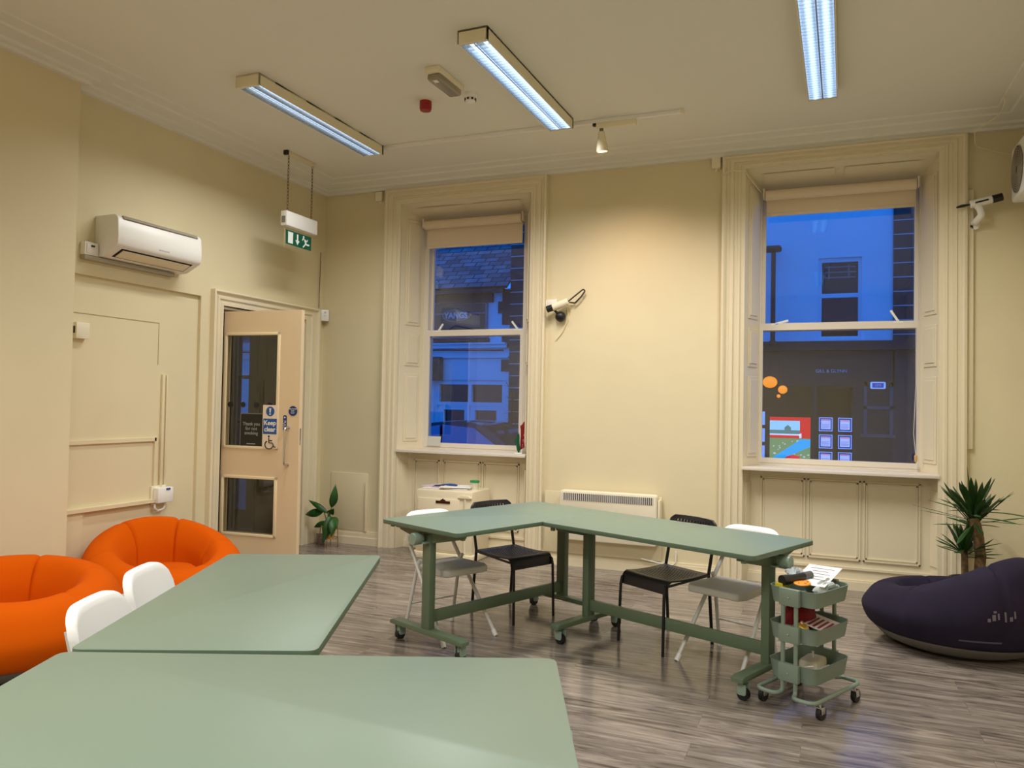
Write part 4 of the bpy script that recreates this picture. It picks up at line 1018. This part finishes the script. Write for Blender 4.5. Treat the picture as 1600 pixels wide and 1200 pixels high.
def dbl_door():
    f = MB(); f.frame(-3.36, -1.55, ZG, 2.0, .03, .15, .12, .1, .1); f.b2((-3.24, .03, 1.42), (-1.67, .15, 1.5)); f.b2((-2.5, .03, 1.5), (-2.42, .15, 1.9))
    f.frame(-3.24, -2.465, ZG+.1, 1.42, .04, .12, .13, .87, .1); f.frame(-2.455, -1.67, ZG+.1, 1.42, .04, .12, .13, .87, .1)
    d = f.obj('double_door', M_render, bl); MB().b2((-3.3, .12, .5), (-1.6, .125, 1.95)).obj('door_glass', M_pane, d)
dbl_door()
f = MB(); f.b2((-12, -.03, 3.0), (-2.05, -.0, 3.74)); up_w = f.obj('upper_window', M_pane, bl)
f = MB(); f.b2((-12, -.05, 3.5), (-2.05, -.03, 3.53)); f.b2((-3.62, -.06, 2.95), (-3.56, -.02, 3.74)); f.b2((-12, -.09, 2.93), (-2.0, -.02, 3.0)); f.b2((-2.08, -.06, 2.95), (-2.03, 0, 3.74)); f.obj('window_bar', mat('blue grey frame', (110, 116, 126), .6), up_w)
f = MB(); f.b2((-4.2, -.16, 2.86), (-1.98, 0, 2.94)); f.obj('sign_lamp_bar', M_shop, bl)
f = MB(); f.b2((-3.75, -.22, 1.98), (-3.12, -.02, 2.52), .01); cab = f.obj('meter_cabinet', mat('brown cabinet', (70, 62, 54), .6), bl)
f = MB(); [f.b2((-3.4+k*.05, -.235, 2.15), (-3.38+k*.05, -.22, 2.42)) for k in range(5)]; f.obj('louvre', M_shop, cab)
f = MB(); f.tube([(-12, -.12, 2.7), (-4, -.1, 2.62), (-3.3, -.1, 2.68), (-1.6, -.1, 2.66)], .015, 6, .1); f.tube([(-3.45, -.1, 2.66), (-3.5, -.12, 2.55), (-3.42, -.12, 2.52)], .012, 6); f.obj('wall_cable', M_shop, bl)
f = MB(); f.b2((-12, -.02, ZG), (-1.49, 0, .25)); f.obj('plinth', mat('blue grey plinth', (90, 96, 110), .8), bl)
sg2 = thing('shop_oval_sign', 'dark oval name sign above the street doors seen in the left window', 'sign', (-2.79, YF-.08, 3.46))
MB().lathe([(1, -.02), (1, .02)], 40, RX @ Matrix.Diagonal((.34, .14, 1, 1))).obj('board', mat('sign black', (24, 24, 28), .5), sg2)
rim = MB(); rim.tube([(.33*math.cos(a), -.021, .13*math.sin(a)) for a in [2*math.pi*i/40 for i in range(40)]], .008, 6, closed=True); rim.obj('rim', mat('sign pale', (130, 134, 142), .6), sg2)
text('lettering', 'YANGS', .18, mat('sign letters', (188, 192, 200)), T(0, -.024, 0) @ RX, sg2, .002, bold=.006)
# right building
br_ = thing('street_shop', 'rendered building with dark shopfront across the street, seen in the right window', 'building', (0, YF, 0))
b = MB(); b.b2((.6, 0, 2.78), (4.88, .3, 12)); b.b2((5.64, 0, 2.78), (6.17, .3, 12)); b.b2((4.88, 0, 4.38), (5.64, .3, 12)); b.obj('upper_wall', M_render, br_)
b = MB(); b.b2((4.88, .1, 2.7), (5.64, .14, 4.38)); uw = b.obj('upper_window', M_pane, br_)
b = MB()
b.frame(4.88, 5.64, 2.83, 4.38, .05, .12, .06, .05, .08); b.b2((4.94, .05, 3.62), (5.58, .12, 3.70))
b.b2((4.8, -.06, 2.74), (5.72, .05, 2.82)); b.obj('window_frame', M_render, uw)
b = MB(); [b.b2((4.98+.0, .095, 4.0+k*.1), (5.54, .1, 4.03+k*.1)) for k in range(3)]; b.b2((5.05, .09, 3.98), (5.08, .1, 4.25)); b.b2((5.4, .09, 3.98), (5.43, .1, 4.25)); b.obj('window_blind', mat('grey bar', (104, 104, 104), .6), uw)
def quoin(x0, x1, parent, z0=ZG, z1=12, steps=False, j0=0):
    b = MB(); b.b2((x0, -.05, z0), (x1, .3, z1))
    if steps:
        for k in range(14):
            if k % 4 == 0 or k % 4 == 2 and k > 6: b.b2((x0-(.3 if k % 4 else .2), -.03, 2.2+k*.13), (x0-.001, -.002, 2.2+k*.13+.26))
    b.obj('stone_pier', M_stone, parent)
    j = MB()
    for k in range(j0, 38): j.b2((x0, -.056, .5+k*.265), (x1, -.048, .518+k*.265))
    j.obj('mortar_joint', M_joint, parent)
quoin(6.17, 8.5, br_, j0=8)

b = MB(); b.b2((3.0, -.12, 2.66), (8.5, 0, 2.78)); b.b2((3.0, -.2, 2.60), (8.5, 0, 2.66)); b.obj('fascia_cornice', M_shop, br_)
b = MB(); b.b2((3.0, -.05, 2.0), (6.2, .1, 2.6)); b.b2((3.0, -.06, 1.93), (6.2, .12, 2.0)); b.b2((3.0, -.06, 1.2), (3.66, .2, 2.0)); b.b2((5.5, -.04, ZG), (8.5, .2, 2.62)); b.b2((3.0, -.06, ZG), (5.5, .2, .3)); b.obj('shopfront', M_shop, br_)
b = MB(); b.b2((3.0, 1.4, ZG), (5.6, 1.5, 2.4)); b.b2((5.5, .2, ZG), (5.6, 1.5, 2.4)); b.b2((3, .2, 2.3), (5.6, 1.5, 2.4)); b.b2((3.0, .2, ZG), (5.6, 1.5, .3)); b.obj('shop_interior', mat('dim shop wall', (60, 58, 54), .8), br_)
b = MB(); b.b2((5.68, -.06, 1.03), (5.74, -.02, 2.0)); b.b2((6.12, -.06, 1.03), (6.18, -.02, 2.0)); b.b2((5.68, -.06, 1.5), (6.18, -.02, 1.56)); b.b2((5.64, -.1, .98), (6.22, -.02, 1.04)); b.obj('side_window', mat('grey frame', (84, 84, 88), .6), br_)
b = MB(); b.b2((4.80, -.02, .3), (4.86, .03, 1.9)); b.b2((3.66, -.02, 1.9), (5.5, .03, 1.95)); b.obj('window_mullion', M_shop, br_)
text('lettering', 'GILL & GLYNN', .085, mat('sign lettering', (214, 216, 222), .5), T(5.12, -.058, 2.21) @ RX, br_, .004)
# glowing orange globes added before the shop, standing in for lamp reflections
M_reflamp = mat('orange reflected lamp', (255, 150, 30), .6, emit=(255, 150, 22), es=1.0)
for x, z, r_, sx, lab in ((4.03, 1.987, .12, 1.12, 'big round orange lantern standing in for a reflected lamp, before the shop'), (4.263, 1.845, .085, 1.0, 'middle sized orange lantern for a reflected lamp, right of the big one'), (4.19, 1.72, .035, 1, 'tiny orange lantern for a reflected lamp, lowest of the three')):
    l_ = thing('reflection_globe', lab, 'globe', (x, YF-.3, z), 0, 'orange globes standing in for reflected lamps')
    MB().ball((0, 0, 0), r_, sx, 1, .92, 20).obj('shade', M_reflamp, l_); MB().tube([(0, 0, r_*.9), (0, 0, 2.4-z), (0, .26, 2.4-z)], .006, 6).obj('hanger', M_shop, l_)
# lit property posters and cards
def em(name, c, s=1.0): return mat(name, c, .6, emit=c, es=s)
pt = thing('lit_poster', 'lit red poster with house picture and blue aerial view in the shop window', 'poster', (4.39, YF-.03, .92))
MB().b2((-.37, 0, .0), (.37, .02, .40)).obj('red_panel', em('poster red', (214, 10, 12), .9), pt)
MB().b2((-.37, -.004, .07), (.18, 0, .33)).obj('house_picture', em('poster pale blue', (150, 206, 226), .9), pt)
b = MB(); b.b2((-.37, -.008, .08), (.18, -.004, .15)); b.prism([(-.1, .15), (.02, .15), (.02, .2), (-.04, .25), (-.1, .2)], 0, .004, 0, T(0, -.004, 0) @ RX); b.obj('house_shape', em('poster leaf', (84, 130, 116), .8), pt)
MB().b2((-.37, -.006, .05), (.18, -.002, .07)).obj('caption_bar', em('poster white', (220, 220, 226), .9), pt); MB().b2((.17, -.006, .0), (.21, -.002, .09)).obj('logo_bar', em('poster white', (220, 220, 226), .9), pt)
MB().b2((-.37, 0, -.42), (.37, .02, -.005)).obj('aerial_picture', em('poster green', (120, 150, 90), .8), pt)
b = MB(); rr = random.Random(4)
for k in range(26):
    x, z = rr.uniform(-.34, .32), rr.uniform(-.4, -.04); s_ = rr.uniform(.02, .05); b.b2((x, -.003, z), (min(.36, x+s_), 0, z+s_*.7))
b.obj('roof_shapes', em('poster roofs', (200, 206, 206), .8), pt)
b = MB(); b.prism([(-.36, -.42), (-.16, -.42), (.37, -.16), (.37, -.02), (.2, -.02)], 0, .004, 0, T(0, -.004, 0) @ RX); b.obj('blue_stripe', em('poster cyan', (0, 160, 214), .95), pt)
b = MB(); b.prism([(-.12, -.42), (.2, -.42), (.18, -.35), (.05, -.32), (-.06, -.36)], 0, .004, 0, T(0, -.007, 0) @ RX); b.obj('red_flash', em('poster red2', (220, 30, 40), .9), pt)
M_led = em('card glow blue', (110, 160, 255), 1.0); M_card = em('card face', (170, 186, 232), .85); M_cardr = em('card heading', (214, 120, 140), .8)
lab = {(0, 0): 'top left', (1, 0): 'top right', (0, 1): 'middle left', (1, 1): 'middle right', (0, 2): 'bottom left', (1, 2): 'bottom right'}
proto = None
for (i, j), nm in lab.items():
    x = 5.03+i*.335; z = 1.20-j*.325
    lb = 'lit property card with blue glowing frame, %s of six in the shop window' % nm
    if proto is None:
        proto = thing('lit_card', lb, 'display card', (x, YF-.07, z), 0, 'glowing property cards in the shop window')
        b = MB()
        for a in (.118, .085):
            t_ = .014 if a > .1 else .006
            b.b2((-a, -.006, -a*1.1), (-a+t_, 0, a*1.1)); b.b2((a-t_, -.006, -a*1.1), (a, 0, a*1.1)); b.b2((-a, -.006, a*1.1-t_), (a, 0, a*1.1)); b.b2((-a, -.006, -a*1.1), (a, 0, -a*1.1+t_))
        b.obj('glow_frame', M_led, proto); MB().b2((-.08, -.003, -.09), (.08, 0, .068)).obj('card', M_card, proto); MB().b2((-.08, -.003, .07), (.08, 0, .09)).obj('heading', M_cardr, proto)
        b = MB(); [b.b2((-.07, -.005, -.07+k*.022), (.05+.02*(k % 2), -.003, -.062+k*.022)) for k in range(4)]; b.obj('print_lines', em('card print', (110, 120, 180), .6), proto)
    else: dup(proto, (x, YF-.07, z), 0, lb)
nb = thing('lit_side_strip', 'blue lit card edges at the far left of the shop window', 'display card', (3.9, YF-.07, .9))
for k in range(3): MB().b2((-.02, -.004, -.4+k*.33), (.03, 0, -.14+k*.33)).obj('strip', M_led, nb)
ck = thing('window_clock', 'small lit blue digital sign in the shop side window', 'sign', (5.92, YF-.1, 1.945))
MB().prism(rrect(.26, .13, .03), 0, .02, 0, RX).obj('frame', em('clock frame', (130, 170, 220), .8), ck); MB().b2((-.095, -.024, -.042), (.095, -.02, .042)).obj('screen', em('clock screen', (20, 60, 150), .6), ck); text('lettering', 'LETS', .05, em('clock text', (150, 170, 200), .7), T(0, -.026, 0) @ RX, ck, .001)
# dark downpipe with a T top, fixed to the wall; no light source
lp = thing('wall_downpipe', 'dark downpipe with flat T top fixed above the shopfront across the street', 'rainwater pipe', (4.07, YF-.25, 2.78))
MB().cyl((0, 0, 0), (0, 0, 1.72), .045, seg=14).obj('post', M_shop, lp); MB().box((-.03, 0, 1.78), (.36, .2, .12), .05, None, 3).obj('head', M_shop, lp); MB().b2((-.06, -.06, -.06), (.06, .2, 0)).obj('bracket', M_shop, lp)
# parked car
car = thing('parked_car', 'dark parked car whose roof shows at the bottom of the left window', 'car', (-1.7, 6.9, ZG))
prof = [(-1.95, .35), (-1.98, .7), (-1.7, .9), (-1.05, .98), (-.5, 1.36), (.1, 1.47), (.8, 1.43), (1.45, 1.05), (1.95, .95), (2.0, .35)]
c = catmull([Vector(p) for p in prof], 6); b = MB()
rows = []
for yv, sh in ((-.82, .96), (-.86, 1), (-.6, 1.04), (.6, 1.04), (.86, 1), (.82, .96)):
    rows.append([(p.x, yv*(1-.12*max(0, p.y-.9)/.5), p.y if p.y < .5 else .5+(p.y-.5)*(1 if abs(yv) > .7 else 1.02)) for p in c])
V = b.surf(rows); b.cap([v for v in V[0]]); b.cap([v for v in V[-1]][::-1]); b.face([rows[0][0], rows[-1][0], rows[-1][-1], rows[0][-1]])
bo = b.obj('body', mat('dark car paint', (30, 32, 40), .15, .3, coat=.5), car)
gl = MB()
for pl_ in ([(-.82, 1.02), (-.42, 1.34), (.0, 1.41), (.0, 1.02)], [(.06, 1.02), (.06, 1.42), (.7, 1.37), (1.2, 1.03)]): gl.prism(pl_, .80, .815, 0, RX)
gl.obj('side_window', mat('car glass', (120, 150, 190), .05), car)
for x in (-1.25, 1.25): MB().cyl((x, -.86, .32), (x, -.66, .32), .32, seg=24).obj('wheel', M_rubber, car); 
for x in (-1.25, 1.25): MB().cyl((x, .66, .32), (x, .86, .32), .32, seg=24).obj('wheel', M_rubber, car)
# dark doorway with notices beside the white house, and its neighbour's ashlar front
nb = thing('ashlar_house', 'dark stone fronted house between the two buildings across the street', 'building', (0, YF, 0))
quoin(-1.48, .6, nb, steps=True)
b = MB(); b.b2((-1.12, -.09, ZG), (-.2, -.05, 2.2)); dr_ = b.obj('street_door', M_shop, nb)
b = MB(); b.b2((-.95, -.1, 1.9), (-.8, -.09, 2.15)); b.b2((-.95, -.1, 1.2), (-.8, -.09, 1.75)); b.obj('door_notice', M_joint, dr_)
# climbing plant on the stone edge
cl = thing('climbing_plant', 'thin grassy climber on the corner of the white house across the street', 'plant', (-1.42, YF-.12, ZG))
b = MB(); rr = random.Random(8)
for k in range(90):
    z = rr.uniform(.3, 2.2); blade(b, Vector((rr.uniform(-.05, .12), rr.uniform(-.05, .05), z)), rr.uniform(0, 6.28), R(rr.uniform(-10, 70)), rr.uniform(.12, .28), .012, .3)
b.obj('foliage', mat('dull climber green', (74, 80, 58), .8), cl); MB().cyl((0.05, 0, 0), (.05, 0, 2.1), .02, seg=8).obj('stem', M_shop, cl)
